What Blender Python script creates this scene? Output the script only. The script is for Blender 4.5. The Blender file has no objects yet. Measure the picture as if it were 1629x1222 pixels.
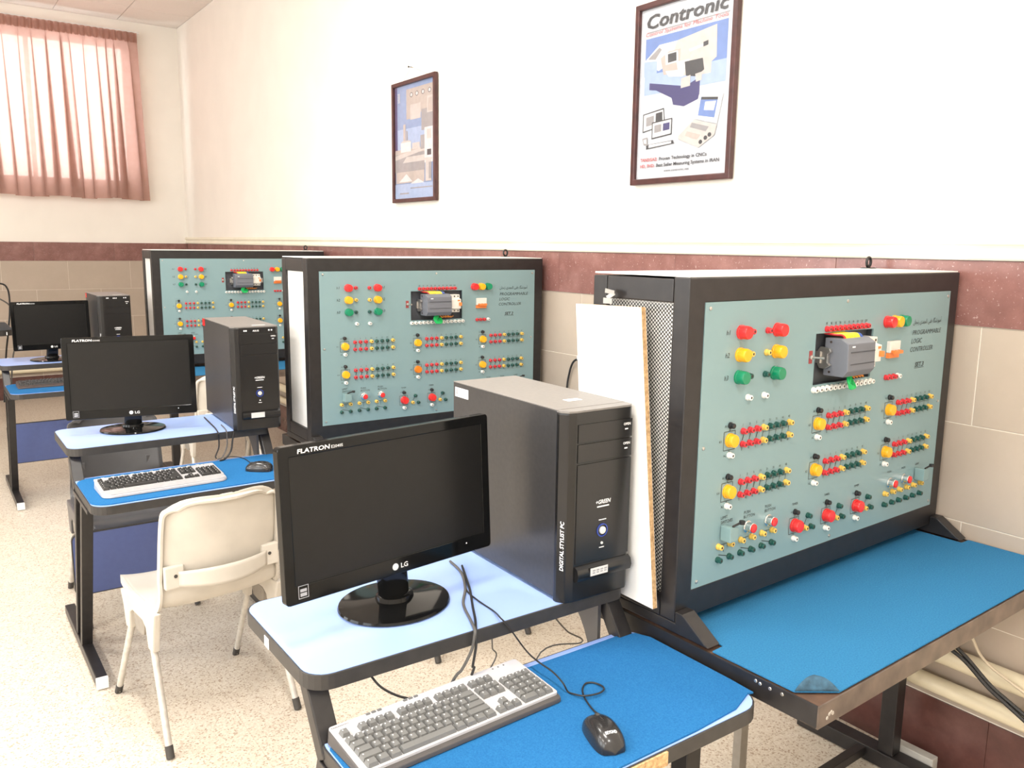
import bpy, bmesh, math, random
from mathutils import Vector, Matrix
random.seed(7)
PI = math.pi
scene = bpy.context.scene
col = scene.collection

# ------------------------------------------------------------------ camera
YAW, PITCH, ROLL, FPX = 0.6208, 0.165, 0.0127, 1325.8
CAMZ = 1.65
fw = Vector((math.sin(YAW)*math.cos(PITCH), math.cos(YAW)*math.cos(PITCH), -math.sin(PITCH)))
r0 = Vector((math.cos(YAW), -math.sin(YAW), 0.0))
u0 = r0.cross(fw)
r2 = r0*math.cos(ROLL)+u0*math.sin(ROLL)
u2 = -r0*math.sin(ROLL)+u0*math.cos(ROLL)
cd = bpy.data.cameras.new('camera')
cd.sensor_fit = 'HORIZONTAL'; cd.sensor_width = 36.0
cd.lens = 36.0*FPX/1629.0
cd.clip_start = 0.02; cd.clip_end = 200
cam = bpy.data.objects.new('camera', cd); col.objects.link(cam)
cam.matrix_world = Matrix(((r2.x, u2.x, -fw.x, 0.0), (r2.y, u2.y, -fw.y, 0.0), (r2.z, u2.z, -fw.z, CAMZ), (0, 0, 0, 1)))
scene.camera = cam

# ------------------------------------------------------------------ room measures, world, lamps, exposure
XW, YF, ZC = 2.563, 9.95, 3.93
XL, YB = -4.3, -2.8
world = bpy.data.worlds.new('daylight'); scene.world = world
world.use_nodes = True
bgn = world.node_tree.nodes['Background']
bgn.inputs[0].default_value = (0.93, 0.97, 1.0, 1); bgn.inputs[1].default_value = 9.0
scene.view_settings.view_transform = 'Standard'
scene.view_settings.look = 'None'
scene.view_settings.gamma = 1.0
scene.view_settings.use_curve_mapping = False
scene.view_settings.exposure = -0.1

LAMPS = [(x, y) for x in (-2.6, 0.35) for y in (-1.2, 1.4, 4.0)]
LEFT_WINDOWS = [(-1.6, 0.6), (1.6, 3.8), (4.8, 7.0)]
LWZ = (1.15, 3.35)

def area(name, loc, rot, sx, sy, power, colr, portal=False):
    l = bpy.data.lights.new(name, 'AREA'); l.shape = 'RECTANGLE'; l.size = sx; l.size_y = sy
    l.energy = power; l.color = colr
    if portal: l.cycles.is_portal = True
    o = bpy.data.objects.new(name, l); col.objects.link(o); o.location = loc; o.rotation_euler = rot
    return o
LAMP_POWER = 75.0
for i, (a, b) in enumerate(LEFT_WINDOWS):
    area('daylight_portal', (XL-0.12, (a+b)/2, sum(LWZ)/2), (0, -PI/2, 0), LWZ[1]-LWZ[0], b-a, 1, (1, 1, 1), True)

# ------------------------------------------------------------------ materials
MATS = {}
def nodes_of(name):
    m = bpy.data.materials.new(name); m.use_nodes = True
    nt = m.node_tree; b = nt.nodes['Principled BSDF']
    MATS[name] = m
    return m, nt, b
def mat(name, c, rough=0.5, metal=0.0, var=0.06, scale=40, bump=0.0, coat=0.0, spec=0.5, emit=None, sheen=0.0):
    m, nt, b = nodes_of(name)
    tc = nt.nodes.new('ShaderNodeTexCoord'); nz = nt.nodes.new('ShaderNodeTexNoise')
    nz.inputs['Scale'].default_value = scale; nz.inputs['Detail'].default_value = 4
    nt.links.new(tc.outputs['Object'], nz.inputs['Vector'])
    rp = nt.nodes.new('ShaderNodeValToRGB'); rp.color_ramp.elements[0].position = 0.3; rp.color_ramp.elements[1].position = 0.7
    lo = [max(0, v*(1-var)) for v in c]; hi = [min(1, v*(1+var)) for v in c]
    rp.color_ramp.elements[0].color = (*lo, 1); rp.color_ramp.elements[1].color = (*hi, 1)
    nt.links.new(nz.outputs['Fac'], rp.inputs[0]); nt.links.new(rp.outputs[0], b.inputs['Base Color'])
    b.inputs['Roughness'].default_value = rough; b.inputs['Metallic'].default_value = metal
    b.inputs['Specular IOR Level'].default_value = spec
    b.inputs['Coat Weight'].default_value = coat
    if sheen: b.inputs['Sheen Weight'].default_value = sheen
    if emit:
        b.inputs['Emission Color'].default_value = (*emit[0], 1); b.inputs['Emission Strength'].default_value = emit[1]
    if bump:
        bp = nt.nodes.new('ShaderNodeBump'); bp.inputs['Strength'].default_value = bump; bp.inputs['Distance'].default_value = 0.002
        nt.links.new(nz.outputs['Fac'], bp.inputs['Height']); nt.links.new(bp.outputs[0], b.inputs['Normal'])
    return m
mat('plaster', (0.86, 0.815, 0.745), 0.7, var=0.025, scale=3, bump=0.05)
mat('ceiling_white', (0.82, 0.76, 0.71), 0.8, var=0.02, scale=60)
mat('grout', (0.78, 0.72, 0.62), 0.8)
mat('moulding', (0.86, 0.80, 0.66), 0.45, var=0.03, scale=8)
mat('pipe_paint', (0.78, 0.69, 0.50), 0.4, var=0.03, scale=10)
mat('black_paint', (0.016, 0.014, 0.014), 0.38, var=0.25, scale=30, bump=0.04)
mat('black_plastic', (0.014, 0.013, 0.013), 0.42, var=0.1)
mat('black_gloss', (0.005, 0.005, 0.005), 0.09, var=0.1, spec=0.25)
mat('screen', (0.010, 0.0096, 0.0092), 0.28, var=0.05, spec=0.26)
mat('edge_band', (0.035, 0.032, 0.030), 0.45, var=0.15)
mat('worn_steel', (0.115, 0.085, 0.066), 0.42, var=0.45, scale=14, bump=0.05)
mat('bright_steel', (0.55, 0.53, 0.50), 0.3, metal=0.9)
mat('chrome', (0.8, 0.8, 0.8), 0.15, metal=1.0)
mat('leg_steel', (0.60, 0.57, 0.52), 0.38, metal=0.35, var=0.12)
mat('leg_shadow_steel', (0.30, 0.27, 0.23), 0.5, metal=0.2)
mat('rubber', (0.05, 0.045, 0.04), 0.7)
mat('laminate_blue', (0.33, 0.47, 0.86), 0.3, var=0.03, scale=3, spec=0.4)
mat('panel_blue', (0.10, 0.135, 0.32), 0.4, var=0.04)
mat('white_melamine', (0.84, 0.82, 0.78), 0.35, var=0.02)
mat('white_plastic', (0.80, 0.79, 0.76), 0.4)
mat('cream_plastic', (0.60, 0.555, 0.485), 0.42, var=0.07, scale=9)
mat('grey_plastic', (0.085, 0.083, 0.085), 0.33, var=0.08, scale=9)
mat('teal', (0.215, 0.325, 0.34), 0.26, var=0.025, scale=2.5, spec=0.45)
mat('print_black', (0.02, 0.02, 0.02), 0.6)
mat('red', (0.72, 0.025, 0.025), 0.25, var=0.05, coat=0.3)
mat('amber', (0.9, 0.42, 0.01), 0.25, var=0.05, coat=0.3)
mat('orange_lens', (0.72, 0.20, 0.01), 0.25, var=0.05, coat=0.3)
mat('green', (0.0, 0.22, 0.10), 0.25, var=0.05, coat=0.3)
mat('jack_red', (0.62, 0.03, 0.04), 0.35)
mat('jack_yellow', (0.80, 0.52, 0.10), 0.35)
mat('jack_green', (0.01, 0.075, 0.06), 0.35)
mat('jack_black', (0.012, 0.012, 0.014), 0.35)
mat('jack_white', (0.84, 0.82, 0.76), 0.35)
mat('toggle_red', (0.30, 0.05, 0.05), 0.5)
mat('hole', (0.03, 0.02, 0.015), 0.6)
mat('plc_grey', (0.15, 0.16, 0.185), 0.45, var=0.03)
mat('plc_dark', (0.05, 0.055, 0.065), 0.5)
mat('breaker_white', (0.74, 0.72, 0.66), 0.4)
mat('breaker_orange', (0.80, 0.22, 0.05), 0.4)
mat('wire_yellow', (0.85, 0.68, 0.03), 0.4)
mat('wire_red', (0.6, 0.03, 0.03), 0.4)
mat('wire_blue', (0.05, 0.1, 0.35), 0.4)
mat('wire_green', (0.01, 0.5, 0.12), 0.4)
mat('wire_orange', (0.7, 0.25, 0.03), 0.4)
mat('clear_plastic', (0.22, 0.33, 0.33), 0.12, var=0.03)
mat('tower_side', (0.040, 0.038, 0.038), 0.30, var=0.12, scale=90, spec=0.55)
mat('tower_lit_top', (0.185, 0.172, 0.160), 0.42, var=0.06, scale=90)  # case grey made paler: light reflected off the top is in the colour
mat('tower_front', (0.011, 0.0105, 0.0105), 0.24, var=0.1)
mat('print_white', (0.85, 0.85, 0.85), 0.5)
mat('print_grey', (0.35, 0.35, 0.36), 0.5)
mat('button_blue', (0.02, 0.05, 0.30), 0.2)
mat('label_silver', (0.72, 0.72, 0.70), 0.4, metal=0.2)
mat('key_grey', (0.16, 0.16, 0.155), 0.5, var=0.05)
mat('key_dark', (0.028, 0.027, 0.026), 0.45, var=0.05)
mat('kb_silver', (0.52, 0.51, 0.52), 0.35, metal=0.25, var=0.03)
mat('kb_silver_light', (0.60, 0.59, 0.60), 0.38, metal=0.2, var=0.03)
mat('kb_grey', (0.075, 0.068, 0.066), 0.45, var=0.05)
mat('kb_brown', (0.07, 0.05, 0.045), 0.5)
mat('mouse_black', (0.02, 0.019, 0.019), 0.26, var=0.1, coat=0.2)
mat('cable_black', (0.018, 0.017, 0.017), 0.5)
mat('cable_grey', (0.10, 0.095, 0.09), 0.5)
mat('cable_beige', (0.62, 0.52, 0.38), 0.5)
mat('frame_brown', (0.060, 0.018, 0.016), 0.32, var=0.3, scale=20)
mat('paper', (0.500, 0.520, 0.560), 0.35)
mat('paper_blue', (0.130, 0.200, 0.420), 0.4)
mat('paper_blue_light', (0.300, 0.380, 0.550), 0.4)
mat('paper_navy', (0.055, 0.050, 0.140), 0.4)
mat('paper_cream', (0.460, 0.420, 0.400), 0.4)
mat('paper_grey', (0.260, 0.250, 0.255), 0.4)
mat('paper_dark', (0.050, 0.050, 0.055), 0.4)
mat('paper_sky', (0.190, 0.270, 0.440), 0.4)
mat('paper_white', (0.550, 0.550, 0.555), 0.4)
mat('paper_red', (0.480, 0.120, 0.120), 0.4)
mat('paper_tan', (0.400, 0.345, 0.315), 0.4)
mat('nail', (0.1, 0.09, 0.08), 0.4, metal=0.7)
mat('vga_purple', (0.10, 0.05, 0.30), 0.4)
mat('block_grey', (0.45, 0.43, 0.39), 0.6)
mat('table_dark', (0.012, 0.03, 0.045), 0.6)
mat('lamp_diffuser', (0.9, 0.9, 0.9), 0.5, emit=((1.0, 0.97, 0.90), 6.0))
mat('lamp_case', (0.8, 0.8, 0.78), 0.4)
mat('felt_back', (0.035, 0.085, 0.13), 0.9, var=0.4, scale=60)
mat('bare_wood', (0.12, 0.065, 0.04), 0.6, var=0.3, scale=20)
mat('window_paint', (0.5, 0.47, 0.45), 0.5)

def ramp_mat(name, stops, scale, rough, detail=6, tex='noise', bump=0.0, rough2=None, spec=0.5, space='Object'):
    m, nt, b = nodes_of(name)
    tc = nt.nodes.new('ShaderNodeTexCoord')
    t = nt.nodes.new('ShaderNodeTexNoise' if tex == 'noise' else 'ShaderNodeTexVoronoi')
    t.inputs['Scale'].default_value = scale
    if tex == 'noise': t.inputs['Detail'].default_value = detail; t.inputs['Roughness'].default_value = 0.65
    nt.links.new(tc.outputs[space], t.inputs['Vector'])
    rp = nt.nodes.new('ShaderNodeValToRGB'); els = rp.color_ramp.elements
    while len(els) < len(stops): els.new(0.5)
    for e, (p, c) in zip(els, stops): e.position = p; e.color = (*c, 1)
    nt.links.new(t.outputs[0], rp.inputs[0]); nt.links.new(rp.outputs[0], b.inputs['Base Color'])
    b.inputs['Roughness'].default_value = rough; b.inputs['Specular IOR Level'].default_value = spec
    if bump:
        bp = nt.nodes.new('ShaderNodeBump'); bp.inputs['Strength'].default_value = bump; bp.inputs['Distance'].default_value = 0.003
        nt.links.new(t.outputs[0], bp.inputs['Height']); nt.links.new(bp.outputs[0], b.inputs['Normal'])
    return m, nt, b, rp
ramp_mat('felt', [(0.3, (0.012, 0.105, 0.285)), (0.7, (0.026, 0.17, 0.395))], 300, 0.9, bump=0.5, spec=0.15)
ramp_mat('felt_light', [(0.3, (0.020, 0.135, 0.29)), (0.7, (0.042, 0.21, 0.40))], 260, 0.9, bump=0.5, spec=0.15)
ramp_mat('chipboard', [(0.3, (0.30, 0.17, 0.07)), (0.55, (0.58, 0.38, 0.19)), (0.75, (0.72, 0.53, 0.30))], 120, 0.8, bump=0.4)
ramp_mat('beige_tile', [(0.3, (0.42, 0.345, 0.275)), (0.7, (0.48, 0.40, 0.325))], 2.2, 0.28, spec=0.45)
# brown marble: cloudy base with pale specks and a few veins
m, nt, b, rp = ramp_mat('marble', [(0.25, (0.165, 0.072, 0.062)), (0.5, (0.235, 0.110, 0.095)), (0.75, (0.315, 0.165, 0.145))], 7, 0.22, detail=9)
tc = nt.nodes.new('ShaderNodeTexCoord')
vo = nt.nodes.new('ShaderNodeTexNoise'); vo.inputs['Scale'].default_value = 150; vo.inputs['Detail'].default_value = 2
nt.links.new(tc.outputs['Object'], vo.inputs['Vector'])
r2n = nt.nodes.new('ShaderNodeValToRGB'); r2n.color_ramp.elements[0].position = 0.66; r2n.color_ramp.elements[1].position = 0.74
nt.links.new(vo.outputs['Fac'], r2n.inputs[0])
mx = nt.nodes.new('ShaderNodeMix'); mx.data_type = 'RGBA'; mx.inputs['B'].default_value = (0.46, 0.33, 0.30, 1)
nt.links.new(r2n.outputs[0], mx.inputs['Factor']); nt.links.new(rp.outputs[0], mx.inputs['A']); nt.links.new(mx.outputs['Result'], b.inputs['Base Color'])
ramp_mat('shaded_marble', [(0.25, (0.085, 0.036, 0.030)), (0.5, (0.115, 0.050, 0.042)), (0.75, (0.150, 0.070, 0.060))], 9, 0.25, detail=9)  # brown marble with the dimness under the benches put into its colour
# terrazzo floor: pale ground with brown and tan chips, faint tile joints
m, nt, b = nodes_of('terrazzo')
tc = nt.nodes.new('ShaderNodeTexCoord')
v1 = nt.nodes.new('ShaderNodeTexVoronoi'); v1.inputs['Scale'].default_value = 190
v2 = nt.nodes.new('ShaderNodeTexNoise'); v2.inputs['Scale'].default_value = 1.3; v2.inputs['Detail'].default_value = 4
nt.links.new(tc.outputs['Object'], v1.inputs['Vector']); nt.links.new(tc.outputs['Object'], v2.inputs['Vector'])
sp = nt.nodes.new('ShaderNodeSeparateColor'); nt.links.new(v1.outputs['Color'], sp.inputs[0])
rc = nt.nodes.new('ShaderNodeValToRGB'); el = rc.color_ramp.elements
for p, c in ((0.05, (0.40, 0.30, 0.22)), (0.13, (0.53, 0.44, 0.34)), (0.28, (0.64, 0.565, 0.465)), (0.75, (0.68, 0.61, 0.51)), (0.95, (0.73, 0.67, 0.58))):
    e = el.new(p); e.color = (*c, 1)
el.remove(el[0]); el.remove(el[-1])
nt.links.new(sp.outputs[0], rc.inputs[0])
br = nt.nodes.new('ShaderNodeTexBrick'); br.offset = 0.0; br.inputs['Scale'].default_value = 1.0
br.inputs['Brick Width'].default_value = 0.4; br.inputs['Row Height'].default_value = 0.4; br.inputs['Mortar Size'].default_value = 0.0015
br.inputs['Color1'].default_value = (1, 1, 1, 1); br.inputs['Color2'].default_value = (0.985, 0.98, 0.97, 1); br.inputs['Mortar'].default_value = (0.86, 0.83, 0.80, 1)
nt.links.new(tc.outputs['Object'], br.inputs['Vector'])
ml = nt.nodes.new('ShaderNodeMix'); ml.data_type = 'RGBA'; ml.blend_type = 'MULTIPLY'; ml.inputs['Factor'].default_value = 1
nt.links.new(rc.outputs[0], ml.inputs['A']); nt.links.new(br.outputs[0], ml.inputs['B'])
rs = nt.nodes.new('ShaderNodeValToRGB'); rs.color_ramp.elements[0].color = (0.93, 0.92, 0.90, 1); rs.color_ramp.elements[1].color = (1, 1, 1, 1)
nt.links.new(v2.outputs['Fac'], rs.inputs[0])
m2 = nt.nodes.new('ShaderNodeMix'); m2.data_type = 'RGBA'; m2.blend_type = 'MULTIPLY'; m2.inputs['Factor'].default_value = 1
nt.links.new(ml.outputs['Result'], m2.inputs['A']); nt.links.new(rs.outputs[0], m2.inputs['B'])
nt.links.new(m2.outputs['Result'], b.inputs['Base Color']); b.inputs['Roughness'].default_value = 0.38
# curtain: thin woven cloth that lets daylight through
m, nt, b = nodes_of('curtain')
out = nt.nodes['Material Output']
df = nt.nodes.new('ShaderNodeBsdfDiffuse'); tr = nt.nodes.new('ShaderNodeBsdfTranslucent'); ms = nt.nodes.new('ShaderNodeMixShader')
tc = nt.nodes.new('ShaderNodeTexCoord'); nz = nt.nodes.new('ShaderNodeTexNoise'); nz.inputs['Scale'].default_value = 14
rp = nt.nodes.new('ShaderNodeValToRGB')
rp.color_ramp.elements[0].color = (0.44, 0.26, 0.21, 1); rp.color_ramp.elements[1].color = (0.52, 0.32, 0.27, 1)
nt.links.new(tc.outputs['Object'], nz.inputs['Vector']); nt.links.new(nz.outputs['Fac'], rp.inputs[0])
for s in (df, tr): nt.links.new(rp.outputs[0], s.inputs['Color'])
ms.inputs[0].default_value = 0.45
nt.links.new(df.outputs[0], ms.inputs[1]); nt.links.new(tr.outputs[0], ms.inputs[2])
tp = nt.nodes.new('ShaderNodeBsdfTransparent'); tp.inputs[0].default_value = (0.9, 0.70, 0.62, 1); ms2 = nt.nodes.new('ShaderNodeMixShader'); ms2.inputs[0].default_value = 0.07
nt.links.new(ms.outputs[0], ms2.inputs[1]); nt.links.new(tp.outputs[0], ms2.inputs[2]); nt.links.new(ms2.outputs[0], out.inputs['Surface'])
nt.nodes.remove(b)
def glass_mat(name, gloss):
    m, nt, b = nodes_of(name); nt.nodes.remove(b)
    out = nt.nodes['Material Output']
    t = nt.nodes.new('ShaderNodeBsdfTransparent'); g = nt.nodes.new('ShaderNodeBsdfGlossy'); g.inputs['Roughness'].default_value = 0.03
    f = nt.nodes.new('ShaderNodeFresnel'); f.inputs[0].default_value = gloss
    ge = nt.nodes.new('ShaderNodeNewGeometry'); iv = nt.nodes.new('ShaderNodeMath'); iv.operation = 'SUBTRACT'; iv.inputs[0].default_value = 1.0
    mu = nt.nodes.new('ShaderNodeMath'); mu.operation = 'MULTIPLY'
    nt.links.new(ge.outputs['Backfacing'], iv.inputs[1]); nt.links.new(iv.outputs[0], mu.inputs[0]); nt.links.new(f.outputs[0], mu.inputs[1])
    x = nt.nodes.new('ShaderNodeMixShader'); nt.links.new(mu.outputs[0], x.inputs[0]); nt.links.new(t.outputs[0], x.inputs[1]); nt.links.new(g.outputs[0], x.inputs[2])
    nt.links.new(x.outputs[0], out.inputs['Surface'])
glass_mat('glass', 1.45)

# ------------------------------------------------------------------ mesh builder
class MB:
    def __init__(s): s.v = []; s.f = []; s.mi = []
    def add(s, verts, faces, mi=0, M=None):
        o = len(s.v)
        if M is not None: verts = [M @ Vector(p) for p in verts]
        s.v += [tuple(p) for p in verts]; s.f += [tuple(i+o for i in f) for f in faces]; s.mi += [mi]*len(faces)
        return s
    def box(s, x0, x1, y0, y1, z0, z1, mi=0, M=None):
        v = [(x0, y0, z0), (x1, y0, z0), (x1, y1, z0), (x0, y1, z0), (x0, y0, z1), (x1, y0, z1), (x1, y1, z1), (x0, y1, z1)]
        return s.add(v, [(0, 3, 2, 1), (4, 5, 6, 7), (0, 1, 5, 4), (1, 2, 6, 5), (2, 3, 7, 6), (3, 0, 4, 7)], mi, M)
    def prism(s, poly, a, b, axis='z', mi=0, M=None):
        n = len(poly)
        def P(p, h): return {'z': (p[0], p[1], h), 'y': (p[0], h, p[1]), 'x': (h, p[0], p[1])}[axis]
        v = [P(p, a) for p in poly]+[P(p, b) for p in poly]
        f = [tuple(range(n))[::-1], tuple(range(n, 2*n))]+[(i, (i+1) % n, n+(i+1) % n, n+i) for i in range(n)]
        return s.add(v, f, mi, M)
    def ring(s, outer, inner, a, b, axis='z', mi=0, M=None):
        n = len(outer)
        def P(p, h): return {'z': (p[0], p[1], h), 'y': (p[0], h, p[1]), 'x': (h, p[0], p[1])}[axis]
        v = [P(p, a) for p in outer]+[P(p, b) for p in outer]+[P(p, a) for p in inner]+[P(p, b) for p in inner]
        f = []
        for i in range(n):
            j = (i+1) % n
            f += [(i, j, n+j, n+i), (2*n+j, 2*n+i, 3*n+i, 3*n+j), (n+i, n+j, 3*n+j, 3*n+i), (j, i, 2*n+i, 2*n+j)]
        return s.add(v, f, mi, M)
    def lathe(s, prof, n=16, M=None, mi=0, axis='z', cap=True):
        """prof: list of (radius, height)"""
        v = []; f = []
        for r, h in prof:
            for k in range(n):
                a = 2*PI*k/n; c, d = r*math.cos(a), r*math.sin(a)
                v.append({'z': (c, d, h), 'y': (c, h, -d), 'x': (h, c, d)}[axis])
        for i in range(len(prof)-1):
            for k in range(n):
                l = (k+1) % n
                f.append((i*n+k, i*n+l, (i+1)*n+l, (i+1)*n+k))
        if cap:
            f.append(tuple(range(n))[::-1]); f.append(tuple(range((len(prof)-1)*n, len(prof)*n)))
        return s.add(v, f, mi, M)
    def tube(s, pts, r, n=8, mi=0, radii=None, closed=False):
        P = [Vector(p) for p in pts]; v = []; f = []; m = len(P)
        up = Vector((0, 0, 1)); prev = None
        for i, p in enumerate(P):
            a = P[(i-1) % m] if closed else P[max(i-1, 0)]; b2 = P[(i+1) % m] if closed else P[min(i+1, m-1)]
            t = (b2-a)
            if t.length < 1e-9: t = Vector((0, 0, 1))
            t.normalize()
            if prev is None:
                nrm = t.cross(up) if abs(t.dot(up)) < 0.95 else t.cross(Vector((1, 0, 0)))
            else: nrm = prev-t*prev.dot(t)
            nrm.normalize(); prev = nrm; bi = t.cross(nrm); rr = radii[i] if radii else r
            for k in range(n):
                an = 2*PI*k/n; v.append(p+nrm*(rr*math.cos(an))+bi*(rr*math.sin(an)))
        for i in range(m if closed else m-1):
            ii = (i+1) % m
            for k in range(n):
                l = (k+1) % n; f.append((i*n+k, i*n+l, ii*n+l, ii*n+k))
        if not closed: f.append(tuple(range(n))[::-1]); f.append(tuple(range((m-1)*n, m*n)))
        return s.add(v, f, mi)
    def bar(s, p, q, w, h, mi=0, side=None):
        """rectangular bar from p to q; w across `side`, h across the other"""
        p, q = Vector(p), Vector(q); t = (q-p).normalized()
        sd = Vector(side) if side else Vector((1, 0, 0)); sd = (sd-t*sd.dot(t)).normalized(); o = t.cross(sd)
        v = []
        for c in (p, q):
            for a, b2 in ((-1, -1), (1, -1), (1, 1), (-1, 1)): v.append(c+sd*(a*w/2)+o*(b2*h/2))
        return s.add(v, [(0, 1, 2, 3)[::-1], (4, 5, 6, 7), (0, 1, 5, 4), (1, 2, 6, 5), (2, 3, 7, 6), (3, 0, 4, 7)], mi)
    def grid(s, fn, nu, nv, mi=0):
        v = [fn(i/nu, j/nv) for j in range(nv+1) for i in range(nu+1)]
        f = [(j*(nu+1)+i, j*(nu+1)+i+1, (j+1)*(nu+1)+i+1, (j+1)*(nu+1)+i) for j in range(nv) for i in range(nu)]
        return s.add(v, f, mi)
    def mesh(s, name, mats, smooth=False, bevel=0.0, fix=True):
        me = bpy.data.meshes.new(name); me.from_pydata(s.v, [], s.f)
        if isinstance(mats, str): mats = [mats]
        for q in mats: me.materials.append(MATS[q])
        me.polygons.foreach_set('material_index', s.mi)
        bm = bmesh.new(); bm.from_mesh(me)
        if fix: bmesh.ops.recalc_face_normals(bm, faces=bm.faces[:])
        if bevel:
            ed = [e for e in bm.edges if len(e.link_faces) == 2 and e.calc_face_angle(0) > 0.6]
            bmesh.ops.bevel(bm, geom=ed, offset=bevel, segments=2, affect='EDGES', profile=0.6, clamp_overlap=True)
        bm.to_mesh(me); bm.free()
        if smooth:
            me.polygons.foreach_set('use_smooth', [True]*len(me.polygons))
            try: me.set_sharp_from_angle(angle=math.radians(38))
            except Exception: pass
        me.update()
        return me
def put(name, me, parent=None, loc=None, rot=None):
    o = bpy.data.objects.new(name, me); col.objects.link(o)
    if parent is not None: o.parent = parent
    if loc is not None: o.location = loc
    if rot is not None: o.rotation_euler = rot
    return o
def build(name, mb, mats, parent=None, smooth=False, bevel=0.0, loc=None, rot=None):
    return put(name, mb.mesh(name, mats, smooth, bevel), parent, loc, rot)
def thing(name, label, cat, loc=(0, 0, 0), rz=0.0, group=None):
    o = bpy.data.objects.new(name, None); col.objects.link(o); o.empty_display_size = 0.05
    o.location = loc; o.rotation_euler = (0, 0, rz)
    return tag(o, label, cat, group)
def tag(o, label, cat, group=None):
    o['label'] = label; o['category'] = cat
    if group: o['group'] = group
    return o
def struct(name, mb, mats, parent=None, **k):
    o = build(name, mb, mats, parent, **k)
    if parent is None: o['kind'] = 'structure'
    return o
def rrect(x0, x1, y0, y1, r, n=6):
    """rounded rectangle; r = (r00, r10, r11, r01) for the corners (x0y0, x1y0, x1y1, x0y1)"""
    if not isinstance(r, (tuple, list)): r = (r,)*4
    out = []
    for (cx, cy, a0, rr) in ((x0, y0, PI, r[0]), (x1, y0, 1.5*PI, r[1]), (x1, y1, 0, r[2]), (x0, y1, 0.5*PI, r[3])):
        sx = 1 if cx == x0 else -1; sy = 1 if cy == y0 else -1
        rr = max(rr, 1e-4)
        for k in range(n+1):
            a = a0+k*PI/2/n; out.append((cx+sx*rr+rr*math.cos(a), cy+sy*rr+rr*math.sin(a)))
    return out
def smooth_path(pts, n=8):
    P = [Vector(p) for p in pts]; out = []
    for i in range(len(P)-1):
        a = P[max(i-1, 0)]; b2 = P[i]; c = P[i+1]; d = P[min(i+2, len(P)-1)]
        for k in range(n):
            t = k/n
            out.append(0.5*((2*b2)+(c-a)*t+(2*a-5*b2+4*c-d)*t*t+(3*b2-3*c+d-a)*t**3))
    out.append(P[-1]); return out
def cable(name, pts, r, m, label, group=None, n=8):
    mb = MB(); mb.tube(smooth_path(pts, n), r, 6)
    o = build(name, mb, m, smooth=True); return tag(o, label, 'cable', group)

# ------------------------------------------------------------------ lettering
def fa(words):
    F = {'آ': (0xFE81, 0xFE82, 0, 0), 'ا': (0xFE8D, 0xFE8E, 0, 0), 'م': (0xFEE1, 0xFEE2, 0xFEE3, 0xFEE4), 'و': (0xFEED, 0xFEEE, 0, 0),
         'ز': (0xFEAF, 0xFEB0, 0, 0), 'ش': (0xFEB5, 0xFEB6, 0xFEB7, 0xFEB8), 'گ': (0xFB92, 0xFB93, 0xFB94, 0xFB95), 'ه': (0xFEE9, 0xFEEA, 0xFEEB, 0xFEEC),
         'ف': (0xFED1, 0xFED2, 0xFED3, 0xFED4), 'ن': (0xFEE5, 0xFEE6, 0xFEE7, 0xFEE8), 'ی': (0xFBFC, 0xFBFD, 0xFBFE, 0xFBFF), 'ل': (0xFEDD, 0xFEDE, 0xFEDF, 0xFEE0),
         'د': (0xFEA9, 0xFEAA, 0, 0), 'ج': (0xFE9D, 0xFE9E, 0xFE9F, 0xFEA0)}
    res = []
    for w in words.split(' '):
        o = []
        for i, c in enumerate(w):
            pj = i > 0 and F[w[i-1]][2] != 0; nj = F[c][2] != 0 and i < len(w)-1
            o.append(chr(F[c][3 if pj and nj else 1 if pj else 2 if nj else 0]))
        res.append(''.join(o))
    return ' '.join(res)[::-1]
PERSIAN = fa('آموزشگاه فنی المهدی زنجان')
STRINGS = ['PROGRAMMABLE', 'LOGIC', 'CONTROLLER', 'SET.1', 'SET.2', 'SET.3', PERSIAN, 'h1', 'h2', 'h3', 'A1', 'A2', 'K1', 'K2', 'K3', 'K4', 'K5', 'K6',
           '1', '3', '5', '13', '21', '31', '41', '43', '2', '4', '6', '14', '22', '32', '42', '44', 'LIMIT', 'SWITCHES', 'PUSH', 'BUTTON', 'TIMER', 'Q0', 'Q1', 'I0',
           'FLATRON', 'E2040S', 'LG', '+GREEN', 'DIGITAL STYLIST PC', 'OPEN', 'ASUS', 'BEYOND', 'Contronic', 'Control Systems for Machine Tools',
           'TANDISAZ:', 'Proven Technology in CNCs', 'HD, PHD:', 'Best Seller Measuring Systems in IRAN', 'www.contronic.net', 'FARASSOO', 'GENIUS']
TXT = {}
def make_text():
    tmp = []
    for s in STRINGS:
        for bold in (0, 1):
            c = bpy.data.curves.new('t', 'FONT'); c.body = s; c.size = 1.0; c.resolution_u = 2; c.offset = 0.022 if bold else 0.0
            o = bpy.data.objects.new('t', c); col.objects.link(o); tmp.append((s, bold, o))
    dg = bpy.context.evaluated_depsgraph_get(); dg.update()
    for s, bold, o in tmp:
        me = o.evaluated_get(dg).to_mesh()
        TXT[(s, bold)] = ([tuple(v.co) for v in me.vertices], [tuple(p.vertices) for p in me.polygons])
        o.evaluated_get(dg).to_mesh_clear()
    for s, bold, o in tmp:
        c = o.data; bpy.data.objects.remove(o); bpy.data.curves.remove(c)
make_text()
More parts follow.
